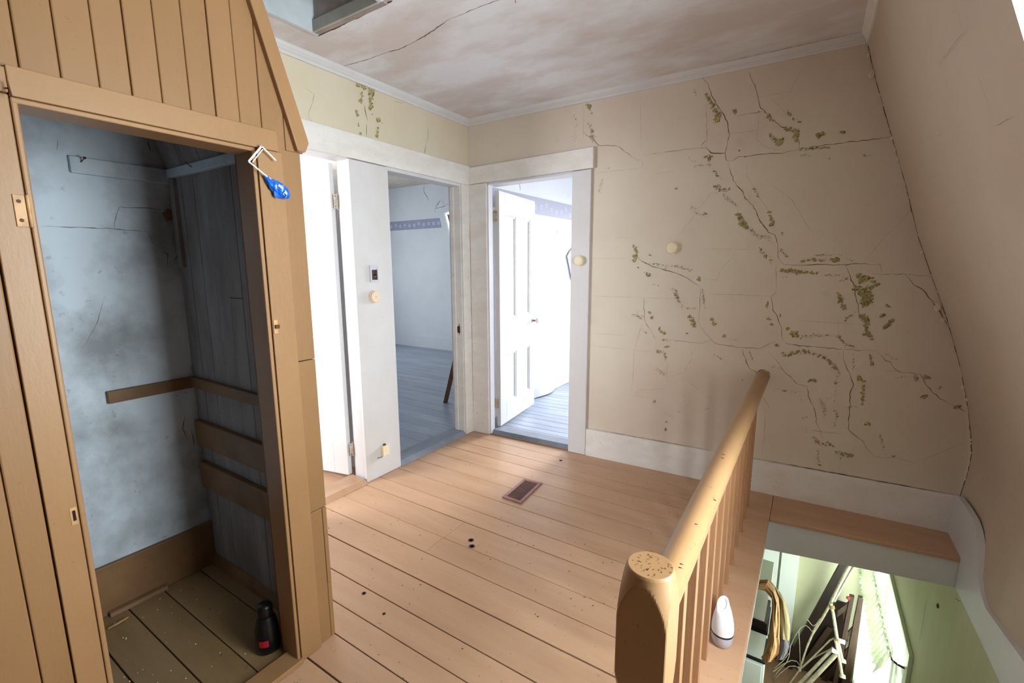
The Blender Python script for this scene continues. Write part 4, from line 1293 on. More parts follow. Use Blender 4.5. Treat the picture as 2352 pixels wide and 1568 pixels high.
o_, u_, v_ = np.array([1.93, -1.245, 0]), np.array([0.98, 0.10, 0]), np.array([-0.10, 0.98, 0])
para(MB(), o_, u_, v_, 0, .17, 0, .235, 0.0005, 0.006).obj('pages', M['paper'], mgz)
cv = para(MB(), o_, u_, v_, 0, .17, 0, .235, 0.006, 0.0072).obj('cover', M['mag'], mgz)
for (u0, u1, v0, v1, mm) in ((0, .17, .0, .020, 'black'), (0, .17, .026, .050, 'paper'), (.12, .165, .05, .085, 'red'), (0, .17, .085, .095, 'sky_band'), (.0, .17, .150, .158, 'black'), (0, .17, .175, .19, 'sky_band'), (.02, .12, .195, .222, 'paper')):
    para(MB(), o_, u_, v_, u0, u1, v0, v1, 0.0072, 0.0078).obj('print', M[mm], cv)
lf = empty('leaflet', (2.03, -1.34, 0.0), 'white printed leaflet with an orange stripe on the floor behind the balusters', 'leaflet')
o_, u_, v_ = np.array([1.955, -1.418, 0]), np.array([0.98, 0.06, 0]), np.array([-0.06, 0.98, 0])
sh = para(MB(), o_, u_, v_, 0, .155, 0, .145, 0.0005, 0.0028).obj('sheet', M['paper'], lf)
tx = MB()
for k in range(9):
    v0 = .030 + .0125 * k
    if k in (1, 2):
        continue
    x = 0.012
    while x < .14:
        w = rs.uniform(.006, .016)
        para(tx, o_, u_, v_, x, min(x + w, .145), v0, v0 + .0045, .0028, .0031)
        x += w + .004
tx.obj('print_lines', M['ink'], sh, kind='stuff')
para(MB(), o_, u_, v_, .0, .155, .036, .050, .0028, .0033).obj('orange_stripe', M['orange'], sh)

# ================================================================== SPRAY BOTTLE IN THE CLOSET
kx, ky = 0.772, -2.212
bk = empty('black_bottle', (kx, ky, 0.0), 'black squat bottle with a red patch standing on the closet floor by the jamb', 'bottle')
vs, fs = [], []
prf = [(0.030, 0.0), (0.040, 0.006), (0.043, 0.030), (0.042, 0.070), (0.040, 0.095), (0.034, 0.125), (0.028, 0.142)]
MB().lathe((kx, ky, 0), prf, n=28).obj('body', M['black'], bk)
MB().lathe((kx - .002, ky, 0), [(0.026, 0.142), (0.027, 0.148), (0.0265, 0.178), (0.022, 0.186), (0.010, 0.189)], n=24).obj('cap', M['black'], bk)
pts = []
for i in range(2):
    for j in range(7):
        a = math.radians(-70 + 46 * j / 6)
        pts.append((kx + .0436 * math.cos(a), ky + .0436 * math.sin(a), 0.040 + .026 * i))
MB().sheet([pts[:7], pts[7:]]).obj('red_patch', M['red'], bk)

# ================================================================== HANGING WIRE HOOK WITH BLUE WRAPPER
HX = 0.948
hk = empty('plastic_hanger', onx(615, 395, HX), 'bent white plastic hook with a crumpled blue wrapper hanging at the closet corner', 'hook')


def flat(pts, w, t=0.0035):
    """flat plastic strip along pts (in the plane X = const)"""
    P_ = [np.array(p, float) for p in pts]
    L, R_ = [], []
    for i_ in range(len(P_)):
        d_ = P_[min(i_ + 1, len(P_) - 1)] - P_[max(i_ - 1, 0)]
        d_ /= np.linalg.norm(d_)
        s_ = np.array([0, -d_[2], d_[1]])
        L.append(P_[i_] + s_ * w / 2)
        R_.append(P_[i_] - s_ * w / 2)
    return MB().prism(L + R_[::-1], (t, 0, 0))


a_, b_, c_, d_, e_ = [onx(x, y_, HX) for x, y_ in ((633, 369), (598, 334), (570, 371), (580, 379), (608, 402))]
flat([a_, b_], 0.0045).obj('arm', M['wire'], hk, bevel=.0008)
flat([b_ + np.array([0, .004, 0]), c_], 0.0055).obj('arm', M['wire'], hk, bevel=.0008)
flat([onx(603, 342, HX + .002), onx(592, 356, HX + .004), onx(579, 373, HX + .002)], 0.0028).obj('inner_loop', M['wire'], hk, bevel=.0006)
flat([c_, d_, e_, onx(622, 413, HX)], 0.0042).obj('stem', M['wire'], hk, bevel=.0008)
MB().tube([onx(604, 341, XF + .004), onx(604, 341, XF + .026)], 0.0018, 6).obj('nail', M['iron'], hk)
vs = []
p0, p1 = onx(607, 402, HX), onx(663, 452, HX)
ax = (p1 - p0)
sd = np.array([0, -ax[2], ax[1]]) / np.linalg.norm(ax)
rw = random.Random(2)
rows = []
for t, w in ((0, .003), (.10, .006), (.20, .009), (.30, .012), (.40, .016), (.50, .018), (.60, .021), (.70, .021), (.80, .020), (.88, .016), (.94, .014), (1.0, .010)):
    ring = []
    for j in range(14):
        a = 2 * math.pi * j / 14
        k = 1 + rw.uniform(-.34, .30)
        off = sd * (w * math.cos(a) * k - 0.005 * math.sin(math.pi * t)) + np.array([1, 0, 0]) * (w * .62 * math.sin(a) * k)
        ring.append(p0 + ax * t + off)
    rows.append(ring + [ring[0]])
wm = MB()
wm.sheet(rows, False)
wo = wm.obj('wrapper', M['wrap'], hk)
for (t0, t1, s0, s1) in ((.46, .66, .002, .010), (.74, .90, -.008, .008)):
    q = [p0 + ax * t0 + sd * s0, p0 + ax * t1 + sd * s0, p0 + ax * t1 + sd * s1, p0 + ax * t0 + sd * s1]
    g = []
    for (uu) in range(4):
        A = p0 + ax * (t0 + (t1 - t0) * uu / 3)
        g.append([A + sd * (s0 + (s1 - s0) * vv / 3 - .004) + np.array([.0158 - .004 * abs(vv - 1.5) / 1.5 - .004 * uu / 3 * (t0 > .7), 0, 0]) for vv in range(4)])
    MB().sheet(g, False).obj('print_patch', M['wrap_pale'], wo)

# ================================================================== SMALL FITTINGS ON THE WHITE CASINGS
FA = XA + CT
sw = empty('light_switch', (FA, -0.962, 1.32), 'old rectangular light switch with a dark centre on the wide white board', 'light switch')
fm = MB()
for (y0, y1, z0, z1) in ((-.998, -.986, 1.322, 1.428), (-.940, -.930, 1.322, 1.428), (-.986, -.940, 1.412, 1.428), (-.986, -.940, 1.322, 1.336)):
    fm.box(FA, FA + .009, y0, y1, z0, z1)
fm.obj('plate', M['chrome'], sw, bevel=0.001)
MB().box(FA, FA + .003, -.986, -.940, 1.336, 1.400).obj('inset', M['switch_brown'], sw)
MB().box(FA, FA + .006, -.986, -.940, 1.400, 1.412).obj('label_bar', M['chrome'], sw)
MB().tube([(FA + .003, -.960, 1.368), (FA + .018, -.958, 1.362)], [0.005, 0.003], 8).obj('toggle', M['black'], sw)
MB().lathe((FA + .003, -.954, 1.358), [(0.003, 0), (0.002, 0.002)], (1, 0, 0), 8).obj('screw', M['wire'], sw)
dl = empty('wall_dial', (FA, -0.975, 1.228), 'round peach coloured dial below the switch on the wide white board', 'dial')
MB().lathe((FA, -0.975, 1.228), [(0.040, 0.0), (0.041, 0.004), (0.041, 0.010)], (1, 0, 0), 32).obj('base_ring', M['ivory'], dl)
MB().lathe((FA, -0.973, 1.228), [(0.038, 0.010), (0.036, 0.012), (0.037, 0.013), (0.037, 0.020), (0.034, 0.022)], (1, 0, 0), 32).obj('cover', M['ivory'], dl)
MB().lathe((FA + .022, -0.973, 1.228), [(0.003, 0), (0.002, 0.001)], (1, 0, 0), 8).obj('screw', M['brass'], dl)
ob = empty('outlet_box', (FA, -0.957, 0.145), 'small cream surface socket with a stub of cord low on the white board', 'socket')
MB().box(FA, FA + .028, -.985, -.930, 0.146, 0.212).obj('body', M['cream_plastic'], ob, bevel=0.003)
MB().box(FA, FA + .012, -.962, -.944, 0.210, 0.222).obj('cord_clip', M['iron'], ob, bevel=0.002)
MB().tube([(FA + .012, -.975, .148), (FA + .010, -.985, .138), (FA + .006, -1.000, .136), (FA + .004, -1.012, .142), (FA + .004, -1.018, .136)], 0.0022, 6).obj('cord', M['tub_grey'], ob)
q = np.array(PB(0.962, 1.456, CT))
kn = empty('round_cap', q, 'round cream plastic cap on the right casing of the back doorway', 'wall cap')
MB().lathe(q, [(0.034, 0), (0.036, 0.003), (0.036, 0.022), (0.033, 0.027), (0.020, 0.029)], (0.045, -1, 0), 32).obj('cover', M['cream_plastic'], kn)
MB().lathe(q, [(0.041, 0), (0.040, 0.003)], (0.045, -1, 0), 32).obj('base_ring', M['cream_plastic'], kn)
q = np.array(PB(1.597, 1.532, 0.0))
kn = empty('round_cap', q, 'round cream plastic cap alone on the cracked back wall', 'wall cap')
MB().lathe(q, [(0.036, 0), (0.037, 0.003), (0.037, 0.018), (0.034, 0.024), (0.020, 0.026)], (0.045, -1, 0), 32).obj('cover', M['cream_plastic'], kn)
MB().lathe(q, [(0.042, 0), (0.041, 0.003)], (0.045, -1, 0), 32).obj('base_ring', M['cream_plastic'], kn)
# stick leaning in the blue room
sb = np.array([-0.765, 0.55, 0.0])
tp = onx(1046, 822, -0.50)
tp = tp + (tp - sb) * 0.55
v1 = np.array([0.030, 0.020, 0.0])
v2 = np.array([-0.020, 0.032, 0.0])
MB().hexa([sb - v1 * .6, sb + v1 * .6, sb + v1 * .6 + v2, sb - v1 * .6 + v2, tp - v1 * .6, tp + v1 * .6, tp + v1 * .6 + v2, tp - v1 * .6 + v2]).obj(
    'wood_stick', M['wood'], None, None, 'brown squared stick leaning at the door jamb above the blue floor', 'stick', bevel=0.002)

# ================================================================== THINGS STORED AT THE STAIR FOOT
cbn = empty('white_cabinet', (2.15, 1.7, ZL), 'low white cabinet carrying the plastic bins at the stair foot', 'cabinet')
MB().box(1.95, 2.300, 1.50, 1.90, ZL, -2.31).obj('carcass', M['bin'], cbn, bevel=0.006)
MB().box(1.94, 2.306, 1.49, 1.905, -2.31, -2.295).obj('top', M['black'], cbn, bevel=0.003)
MB().box(1.97, 2.28, 1.488, 1.50, ZL + .05, -2.34).obj('door', M['bin'], cbn, bevel=0.003)


def tub(name, label, x0, x1, y0, y1, z0, z1, rim, mt):
    t_ = empty(name, ((x0 + x1) / 2, (y0 + y1) / 2, z0), label, 'bin', group='white bins at the stair foot')
    e = 0.02
    m_ = MB()
    g = []
    for (k, z) in ((e, z0), (e * .4, z0 + (z1 - z0) * .5), (0, z1)):
        g.append([(x0 + k, y0 + k, z), (x1 - k, y0 + k, z), (x1 - k, y1 - k, z), (x0 + k, y1 - k, z), (x0 + k, y0 + k, z)])
    m_.sheet(g, False)
    m_.add([g[0][0], g[0][1], g[0][2], g[0][3]], [(0, 1, 2, 3)])
    m_.add([(x0, y0, z1 - .01), (x1, y0, z1 - .01), (x1, y1, z1 - .01), (x0, y1, z1 - .01)], [(0, 1, 2, 3)])
    m_.obj('tub', mt, t_)
    MB().box(x0 - .006, x1 + .008, y0 - .006, y1 + .008, z1 - .03, z1 + .004).obj('rim', rim, t_, bevel=0.004)
    return t_


tub('plastic_bin', 'white plastic bin standing on the cabinet at the stair foot', 1.95, 2.295, 1.50, 1.88, -2.293, -2.005, M['bin'], M['bin'])
tr = empty('black_tray', (2.12, 1.68, -2.0), 'black tray sandwiched between the two white bins at the stair foot', 'tray')
MB().box(1.94, 2.303, 1.485, 1.89, -2.000, -1.970).obj('tray_base', M['black'], tr, bevel=0.006)
MB().box(1.96, 2.295, 1.50, 1.88, -1.970, -1.892).obj('tray_body', M['darkwood'], tr, bevel=0.006)
tub('plastic_bin', 'white rimmed plastic bin on top of the black tray at the stair foot', 1.95, 2.285, 1.50, 1.87, -1.891, -1.478, M['bin'], M['bin'])
# crumpled brown paper hanging over the right-hand ends of the bins
kp = empty('brown_paper', (2.33, 1.5, -2.42), 'crumpled brown kraft paper hanging over the white bins at the stair foot', 'paper')
rk = random.Random(12)


def hang(name, left, right, Y0, bulge, mt, cols, jig):
    g_ = []
    for i_, (l_, r_) in enumerate(zip(left, right)):
        row_ = []
        for j in range(cols + 1):
            v = j / cols
            px_, py_ = l_[0] + (r_[0] - l_[0]) * v, l_[1] + (r_[1] - l_[1]) * v
            row_.append(ony(px_, py_, Y0 - bulge * math.sin(math.pi * v) + rk.uniform(-jig, jig)) + np.array([rk.uniform(-jig, jig) * .25, 0, rk.uniform(-jig, jig) * .25]))
        g_.append(row_)
    o_ = MB().sheet(g_, False).obj(name, M[mt], kp)
    md_ = o_.modifiers.new('paper_thickness', 'SOLIDIFY')
    md_.thickness = 0.003
    return o_


hang('sheet', [(1738, 1352), (1757, 1357), (1772, 1374), (1774, 1400), (1768, 1430), (1766, 1460), (1762, 1480), (1754, 1500), (1747, 1508), (1757, 1522)],
     [(1740, 1330), (1764, 1331), (1779, 1350), (1789, 1372), (1791, 1400), (1792, 1430), (1791, 1460), (1792, 1480), (1788, 1500), (1770, 1520)], 1.41, 0.05, 'kraft', 7, 0.018)
hang('back_fold', [(1765, 1331), (1778, 1345), (1787, 1368), (1789, 1400), (1789, 1430), (1790, 1466)],
     [(1772, 1336), (1794, 1364), (1806, 1388), (1811, 1416), (1814, 1440), (1813, 1471)], 1.455, 0.03, 'kraft_in', 5, 0.010)
hang('lining', [(1789, 1462), (1789, 1480), (1787, 1500), (1783, 1516)], [(1814, 1468), (1813, 1485), (1808, 1500), (1798, 1515)], 1.462, 0.02, 'tub_grey', 4, 0.006)


def lean(mb, pA, pB, w, t):
    """flat board from pA to pB, width w across the view-plane X axis, thickness t in Y"""
    a, b = np.array(pA, float), np.array(pB, float)
    wv, tv = np.array([w, 0, 0]), np.array([0, t, 0])
    return mb.hexa([a, a + wv, a + wv + tv, a + tv, b, b + wv, b + wv + tv, b + tv])


def lo(px, py, Y):
    return ony(px, py, Y)


db = MB()
A = lo(1923, 1304, 2.10)
B_ = lo(1800, 1528, 2.10)
d_ = (B_ - A) / (A[2] - B_[2])
top_ = A - d_ * 0.30
bot_ = A + d_ * (A[2] - ZL)
lean(db, bot_, top_, 0.078, 0.03)
db.obj('bed_slat_board', M['darkwood'], None, None, 'long dark board leaning steeply against the pale lower wall', 'board', bevel=0.003)
# dark head panel behind the bed irons
hp = empty('dark_panel', (2.7, 2.2, ZL), 'dark brown bed panel leaning behind the white bed irons at the stair foot', 'panel')
pA, pB, pC, pD = lo(1925, 1380, 2.16), lo(1975, 1420, 2.16), np.array([2.98, 2.16, ZL]), np.array([2.36, 2.16, ZL])
pE = lo(1845, 1470, 2.16)
MB().prism([pE, pA, (2.93, 2.16, pA[2]), pC, pD], (0, 0.02, 0)).obj('board', M['darkwood'], hp, bevel=0.002)
for (q0, q1) in (((1815, 1560), (1900, 1440)), ((1880, 1568), (1962, 1470))):
    a, b = lo(*q0, 2.13), lo(*q1, 2.13)
    lean(MB(), a, b, 0.05, 0.02).obj('cross_rail', M['darkwood2'], hp, bevel=0.002)
# slatted headboard beside the window
hb = empty('slatted_headboard', (2.90, 1.98, ZL), 'dark slatted wooden headboard standing beside the bright lower window', 'headboard')
for (q, w, mm) in (((1952, 1368), 0.036, 'darkwood2'), ((1972, 1371), 0.060, 'darkwood2')):
    a = lo(*q, 1.98)
    x1_ = a[0] - 0.03
    MB().hexa([(x1_ - .02, 1.98, ZL), (x1_ - .02 + w, 1.98, ZL), (x1_ - .02 + w, 2.02, ZL), (x1_ - .02, 2.02, ZL), (a[0], 1.98, a[2]), (a[0] + w, 1.98, a[2]), (a[0] + w, 2.02, a[2]), (a[0], 2.02, a[2])]).obj('post', M[mm], hb, bevel=0.003)
for (q0, q1) in (((1924, 1402), (1958, 1375)), ((1930, 1470), (1958, 1440)), ((1930, 1530), (1955, 1502))):
    a, b = lo(*q0, 1.99), lo(*q1, 1.99)
    MB().hexa([a, a + np.array([0, .02, 0]), b + np.array([0, .02, 0]), b, a + np.array([0, 0, -.075]), a + np.array([0, .02, -.075]), b + np.array([0, .02, -.075]), b + np.array([0, 0, -.075])]).obj('slat', M['darkwood2'], hb, bevel=0.002)
for q0, q1 in (((1936, 1390), (1939, 1470)),):
    a, b = lo(*q0, 2.00), lo(*q1, 2.00)
    lean(MB(), b, a, 0.03, 0.012).obj('spindle', M['darkwood2'], hb)
MB().lathe(lo(1948, 1372, 1.97), [(0.014, 0), (0.016, 0.01), (0.010, 0.016)], (0, -1, 0.2), 12).obj('red_fitting', M['red'], hb)

# white enamelled bed irons
bi = empty('bed_irons', (2.6, 1.85, ZL), 'bundle of white enamel bed irons tied with string at the stair foot', 'bed frame')
YI = 1.86


def P3(px, py, dy=0.0):
    return lo(px, py, YI + dy)


def ext(a, b, z):
    """continue a -> b down to height z"""
    d = (b - a) / (a[2] - b[2])
    return b + d * (b[2] - z)


def irons(name, pts, r, down=False, n=8, mt='bedframe'):
    P_ = [np.array(p) for p in pts]
    if down:
        P_.append(ext(P_[-2], P_[-1], ZL + .012))
    return MB().tube(P_, r, n).obj(name, M[mt], bi)


a, b = P3(1946, 1304), P3(1908, 1384)
irons('rail', [a - (b - a) * 0.9, a, b], 0.013)
a, b = P3(1957, 1306, .04), P3(1916, 1380, .04)
irons('rail', [a - (b - a) * 0.8, a, b], 0.009)
irons('side_rod', [P3(1907, 1384), P3(1895, 1408), P3(1872, 1442), P3(1856, 1478), P3(1842, 1520), P3(1838, 1535)], 0.0075)
irons('side_rod', [P3(1909, 1386), P3(1890, 1420), P3(1866, 1458), P3(1850, 1496), P3(1843, 1522)], 0.006)
irons('post_tube', [P3(1908, 1384, -.05), P3(1914, 1410, -.05), P3(1922, 1462, -.05), P3(1935, 1518, -.05)], [0.015, 0.014, 0.015, 0.015])
irons('post_tube', [P3(1919, 1470, -.09), P3(1928, 1515, -.09), P3(1933, 1545, -.09), P3(1934, 1554, -.09)], [0.013, 0.013, 0.014, 0.014])
for q, dy in (((1936, 1521), -.05), ((1935, 1556), -.09)):
    c = P3(*q, dy)
    MB().lathe(c, [(0.016, -0.03), (0.024, -0.026), (0.026, 0.0), (0.022, 0.004), (0.013, 0.005), (0.012, -0.004)], (0.1, -0.55, -0.8), 18).obj('ring_end', M['bedframe'], bi)
irons('angle_rail', [P3(1914, 1488, -.07), P3(1838, 1568, -.07)], 0.014, True)
irons('angle_rail', [P3(1921, 1501, -.09), P3(1858, 1568, -.09)], 0.019, True)
irons('thin_rod', [P3(1928, 1470, -.03), P3(1918, 1464, -.03), P3(1906, 1470, -.03), P3(1866, 1510, -.03), P3(1838, 1536, -.03), P3(1815, 1568, -.03)], 0.0065, True)
irons('thin_rod', [P3(1912, 1488, -.02), P3(1894, 1497, -.02), P3(1866, 1512, -.02), P3(1842, 1533, -.02)], 0.0055)
for px, py in ((1915, 1494), (1932, 1472)):
    c = P3(px, py, -.10)
    MB().box(c[0] - .016, c[0] + .030, c[1] - .01, c[1] + .012, c[2] - .018, c[2] + .016).obj('bracket', M['bin'], bi, bevel=0.004)
irons('wire_loop', [P3(1851, 1422), P3(1856, 1424), P3(1862, 1432), P3(1868, 1437), P3(1874, 1434), P3(1884, 1420)], 0.0035)
irons('wire_loop', [P3(1835, 1447), P3(1843, 1438), P3(1852, 1436), P3(1858, 1441), P3(1865, 1450), P3(1874, 1440)], 0.0035)
irons('wire_loop', [P3(1836, 1446), P3(1826, 1460), P3(1816, 1482), P3(1812, 1508), P3(1806, 1522), P3(1788, 1540), P3(1775, 1560)], 0.0035, True)
irons('wire_loop', [P3(1835, 1448), P3(1837, 1490), P3(1838, 1532)], 0.003)
irons('wire_loop', [P3(1837, 1528), P3(1830, 1518), P3(1818, 1516), P3(1800, 1524), P3(1776, 1542)], 0.0035)
irons('wire_loop', [P3(1836, 1534), P3(1826, 1529), P3(1812, 1530), P3(1792, 1546), P3(1772, 1566)], 0.0035, True)
irons('wire_loop', [P3(1812, 1500), P3(1800, 1516), P3(1780, 1534)], 0.003)
c = P3(1836, 1536, -.01)
MB().lathe(c, [(0.010, -.02), (0.012, 0.0), (0.009, 0.02)], (0.5, 0, -0.8), 10).obj('joint', M['bedframe'], bi)
for q, dy in (((1910, 1390), -.05), ((1921, 1466), -.05)):
    c = P3(*q, dy)
    for k in range(4):
        cc_ = c + np.array([0.002 * k, 0, -0.008 * k])
        MB().tube([cc_ + 0.019 * np.array([math.cos(t), math.sin(t), 0.25 * math.cos(t)]) for t in [2 * math.pi * i / 12 for i in range(13)]], 0.0035, 5, False).obj('string_turn', M['string'], bi)

# sheer curtain with a ruffled heading on a rod
RXc, RZc = 3.035, -1.185
cu = empty('sheer_curtain', (3.03, 1.3, ZL + .2), 'sheer pale curtain with a ruffled heading on the bright lower window', 'curtain')
MB().tube([(3.100, 0.60, RZc + .0), (3.06, 0.615, RZc), (RXc, 0.64, RZc), (RXc, 1.3, RZc - .012), (RXc, 1.92, RZc), (3.06, 1.935, RZc), (3.10, 1.94, RZc)], 0.007, 8).obj('rod', M['iron'], cu)
g = []
for i in range(12):
    z = RZc + 0.05 - (1.30 * i / 11)
    row = []
    for j in range(70):
        v = j / 69
        amp = 0.012 + 0.016 * min(1, i / 4)
        row.append((RXc - 0.004 + amp * math.sin(v * 64 + .4 * math.sin(i)), 0.66 + 1.26 * v, z + 0.004 * math.sin(v * 90)))
    g.append(row)
MB().sheet(g).obj('panel', M['sheer'], cu)
g = []
rf = random.Random(6)
for i in range(5):
    row = []
    for j in range(110):
        v = j / 109
        amp = 0.006 + 0.020 * i / 4
        row.append((RXc - 0.012 - 0.055 * (i / 4) ** 0.8 + amp * math.sin(v * 120 + i), 0.645 + 1.28 * v, RZc + 0.015 - 0.16 * (i / 4) + amp * .8 * math.cos(v * 97 + 2 * i)))
    g.append(row)
MB().sheet(g).obj('ruffle', M['ruffle'], cu)
g = []
for i in range(3):
    g.append([(RXc + 0.004 * math.sin(j * 2.1) + (i - 1) * .006, 0.645 + 1.28 * j / 90, RZc + 0.022 * (i) + 0.010 * math.sin(j * 1.7) * i) for j in range(91)])
MB().sheet(g).obj('frill', M['ruffle'], cu)
g = []
for i in range(5):
    g.append([(3.03 + 0.07 * j / 9, 0.625 - .02 * math.sin(j * 1.9), RZc + 0.01 - 0.26 * i / 4 + 0.008 * math.sin(j * 2.3)) for j in range(10)])
MB().sheet(g).obj('return_ruffle', M['ruffle'], cu)

# ================================================================== CRACKS AND FLAKING PAINT OF THE BACK WALL (marks that stay put on the plaster)
K5 = 1052 / 2352.0


def a5(x, y_):
    return onB(1300 + x * K5, 100 + y_ * K5, 0.0008)


def a6(x, y_):
    return onB(1300 + x * K5, 650 + y_ * K5, 0.0008)


def a3(x, y_):
    return onx(640 + x * 800 / 2091.0, 180 + y_ * 800 / 2091.0, XA + 0.0008)


NBn = -nB
rc = random.Random(77)
strong, fine = MB(), MB()
c5 = [
    (.0062, [(695, 175), (725, 195), (750, 265), (780, 320), (815, 370), (835, 430), (840, 470), (825, 520), (815, 560), (825, 600)]),
    (.0072, [(825, 600), (840, 640), (860, 700), (885, 740), (905, 760), (920, 795), (950, 820), (975, 860), (1000, 910), (1020, 940), (1040, 970), (1075, 985), (1090, 1030), (1085, 1080), (1100, 1115), (1120, 1135)]),
    (.0056, [(85, 455), (140, 495), (170, 525), (255, 522), (290, 545), (325, 570), (365, 600), (390, 598)]),
    (.0034, [(398, 572), (500, 560), (600, 545), (690, 535)]),
    (.0100, [(690, 535), (720, 535), (745, 562), (815, 562), (825, 600)]),
    (.0050, [(820, 600), (850, 605), (885, 580), (950, 575), (1050, 565), (1130, 560), (1195, 540)]),
    (.0080, [(1195, 540), (1350, 520), (1500, 500), (1600, 490), (1670, 480)]),
    (.0050, [(940, 150), (970, 215), (985, 270), (1000, 330), (1030, 360), (1060, 395)]),
    (.0070, [(1060, 395), (1105, 425), (1180, 460), (1195, 500), (1195, 540)]),
    (.0028, [(720, 300), (722, 400), (722, 490), (720, 535)]),
    (.0050, [(690, 530), (720, 490)]),
    (.0034, [(875, 375), (930, 362), (1005, 350), (1025, 352)]),
    (.0068, [(1120, 1135), (1250, 1135), (1400, 1135), (1510, 1132), (1610, 1132), (1620, 1160), (1620, 1182)]),
    (.0040, [(1570, 1182), (1650, 1185), (1740, 1185), (1900, 1195)]),
    (.0070, [(1740, 1185), (1790, 1240), (1830, 1265), (1880, 1320), (1905, 1360), (1955, 1430), (1975, 1470)]),
    (.0068, [(1435, 1140), (1450, 1180), (1475, 1230), (1490, 1300), (1500, 1345), (1510, 1400)]),
    (.0030, [(1080, 1140), (1078, 1200), (1080, 1275)]), (.0050, [(1080, 1275), (1055, 1300)]),
    (.0076, [(340, 1030), (360, 1075), (380, 1110), (440, 1140), (520, 1165), (590, 1185), (640, 1215), (685, 1245)]),
]
c6 = [
    (.0056, [(1080, 45), (1055, 65), (1065, 140), (1090, 180), (1105, 230), (1115, 285), (1125, 312)]),
    (.0040, [(685, 16), (690, 40), (688, 100), (680, 190), (690, 225)]),
    (.0060, [(690, 225), (745, 290), (765, 312), (835, 322), (900, 332), (1000, 335), (1050, 305), (1080, 300)]),
    (.0076, [(1125, 312), (1200, 320), (1330, 330), (1420, 340)]), (.0036, [(1420, 340), (1500, 345), (1600, 350)]),
    (.0036, [(520, 293), (640, 303), (700, 307), (745, 292)]),
    (.0064, [(900, 335), (925, 400), (945, 440), (985, 460)]),
    (.0048, [(1045, 355), (1110, 440), (1190, 520), (1235, 530), (1245, 580), (1275, 650), (1290, 730), (1320, 790), (1335, 805)]),
    (.0056, [(1420, 340), (1430, 400), (1455, 460), (1475, 520), (1460, 570), (1455, 680), (1450, 750), (1490, 785), (1520, 810), (1555, 860), (1590, 890)]),
    (.0030, [(1590, 890), (1700, 900), (1790, 920)]),
    (.0050, [(1600, 350), (1640, 400), (1665, 405), (1705, 455), (1825, 470)]),
    (.0066, [(1825, 470), (1845, 510), (1880, 560), (1920, 590), (1990, 630)]), (.004, [(1990, 630), (2060, 660)]),
    (.0042, [(400, 75), (402, 190), (440, 250), (460, 290)]),
    (.0040, [(1260, 755), (1410, 775)]), (.003, [(1010, 585), (1035, 625), (1060, 655)]), (.0022, [(1025, 640), (1020, 760), (1005, 880)]),
]
h5 = [[(130, 665), (260, 652), (390, 640)], [(380, 265), (382, 400), (385, 540), (398, 572)], [(390, 600), (392, 640)], [(445, 668), (560, 655)], [(700, 1055), (860, 1056), (990, 1055)],
      [(695, 1212), (775, 1212), (790, 1170), (880, 1060)], [(730, 1285), (900, 1290), (1080, 1300)], [(930, 600), (930, 680), (960, 730), (990, 790), (1030, 840), (1060, 900), (1075, 970)],
      [(1060, 725), (1110, 760), (1160, 800), (1200, 870), (1250, 955), (1310, 960), (1330, 1000)], [(1540, 1115), (1580, 1060), (1640, 990), (1730, 900), (1780, 840)],
      [(985, 275), (1150, 248), (1200, 150), (1275, 60)], [(560, 1000), (640, 910), (740, 770), (850, 750)], [(90, 310), (90, 450), (80, 540)], [(250, 998), (320, 996)], [(995, 330), (985, 440), (980, 490), (1020, 530), (1120, 550)],
      [(835, 460), (920, 455), (1000, 442)], [(1050, 280), (1120, 345), (1140, 375)], [(130, 1103), (320, 1103)]]
h6 = [[(130, 65), (400, 75)], [(400, 75), (560, 80)], [(115, 320), (320, 338)], [(145, 257), (300, 268)], [(1175, 190), (1400, 205), (1530, 215)], [(400, 190), (375, 260), (350, 345), (345, 470), (335, 570)],
      [(350, 345), (450, 352)], [(640, 300), (645, 390), (600, 460), (520, 485)], [(335, 570), (370, 550), (510, 540)], [(320, 575), (460, 590)], [(730, 55), (900, 60), (1000, 65)], [(1395, 205), (1400, 270), (1440, 320)],
      [(1060, 540), (1230, 560)], [(1620, 450), (1720, 450)], [(520, 400), (515, 500), (530, 520)], [(1790, 920), (1900, 880), (2060, 810)], [(600, 480), (720, 580), (790, 600)]]
for w, pl in c5:
    crack_on(strong, ribbon(None, [a5(x, y_) for x, y_ in pl], w, rc), NBn, w * .62, rc, 0.0035)
for w, pl in c6:
    crack_on(strong, ribbon(None, [a6(x, y_) for x, y_ in pl], w, rc), NBn, w * .62, rc, 0.0035)
for pl in h5:
    crack_on(fine, ribbon(None, [a5(x, y_) for x, y_ in pl], .0018, rc), NBn, .0015, rc, 0.002)
for pl in h6:
    crack_on(fine, ribbon(None, [a6(x, y_) for x, y_ in pl], .0018, rc), NBn, .0015, rc, 0.002)
strong.obj('plaster_cracks', M['crack'], wbk, kind='stuff')
fine.obj('hairline_cracks', M['hair'], wbk, kind='stuff')

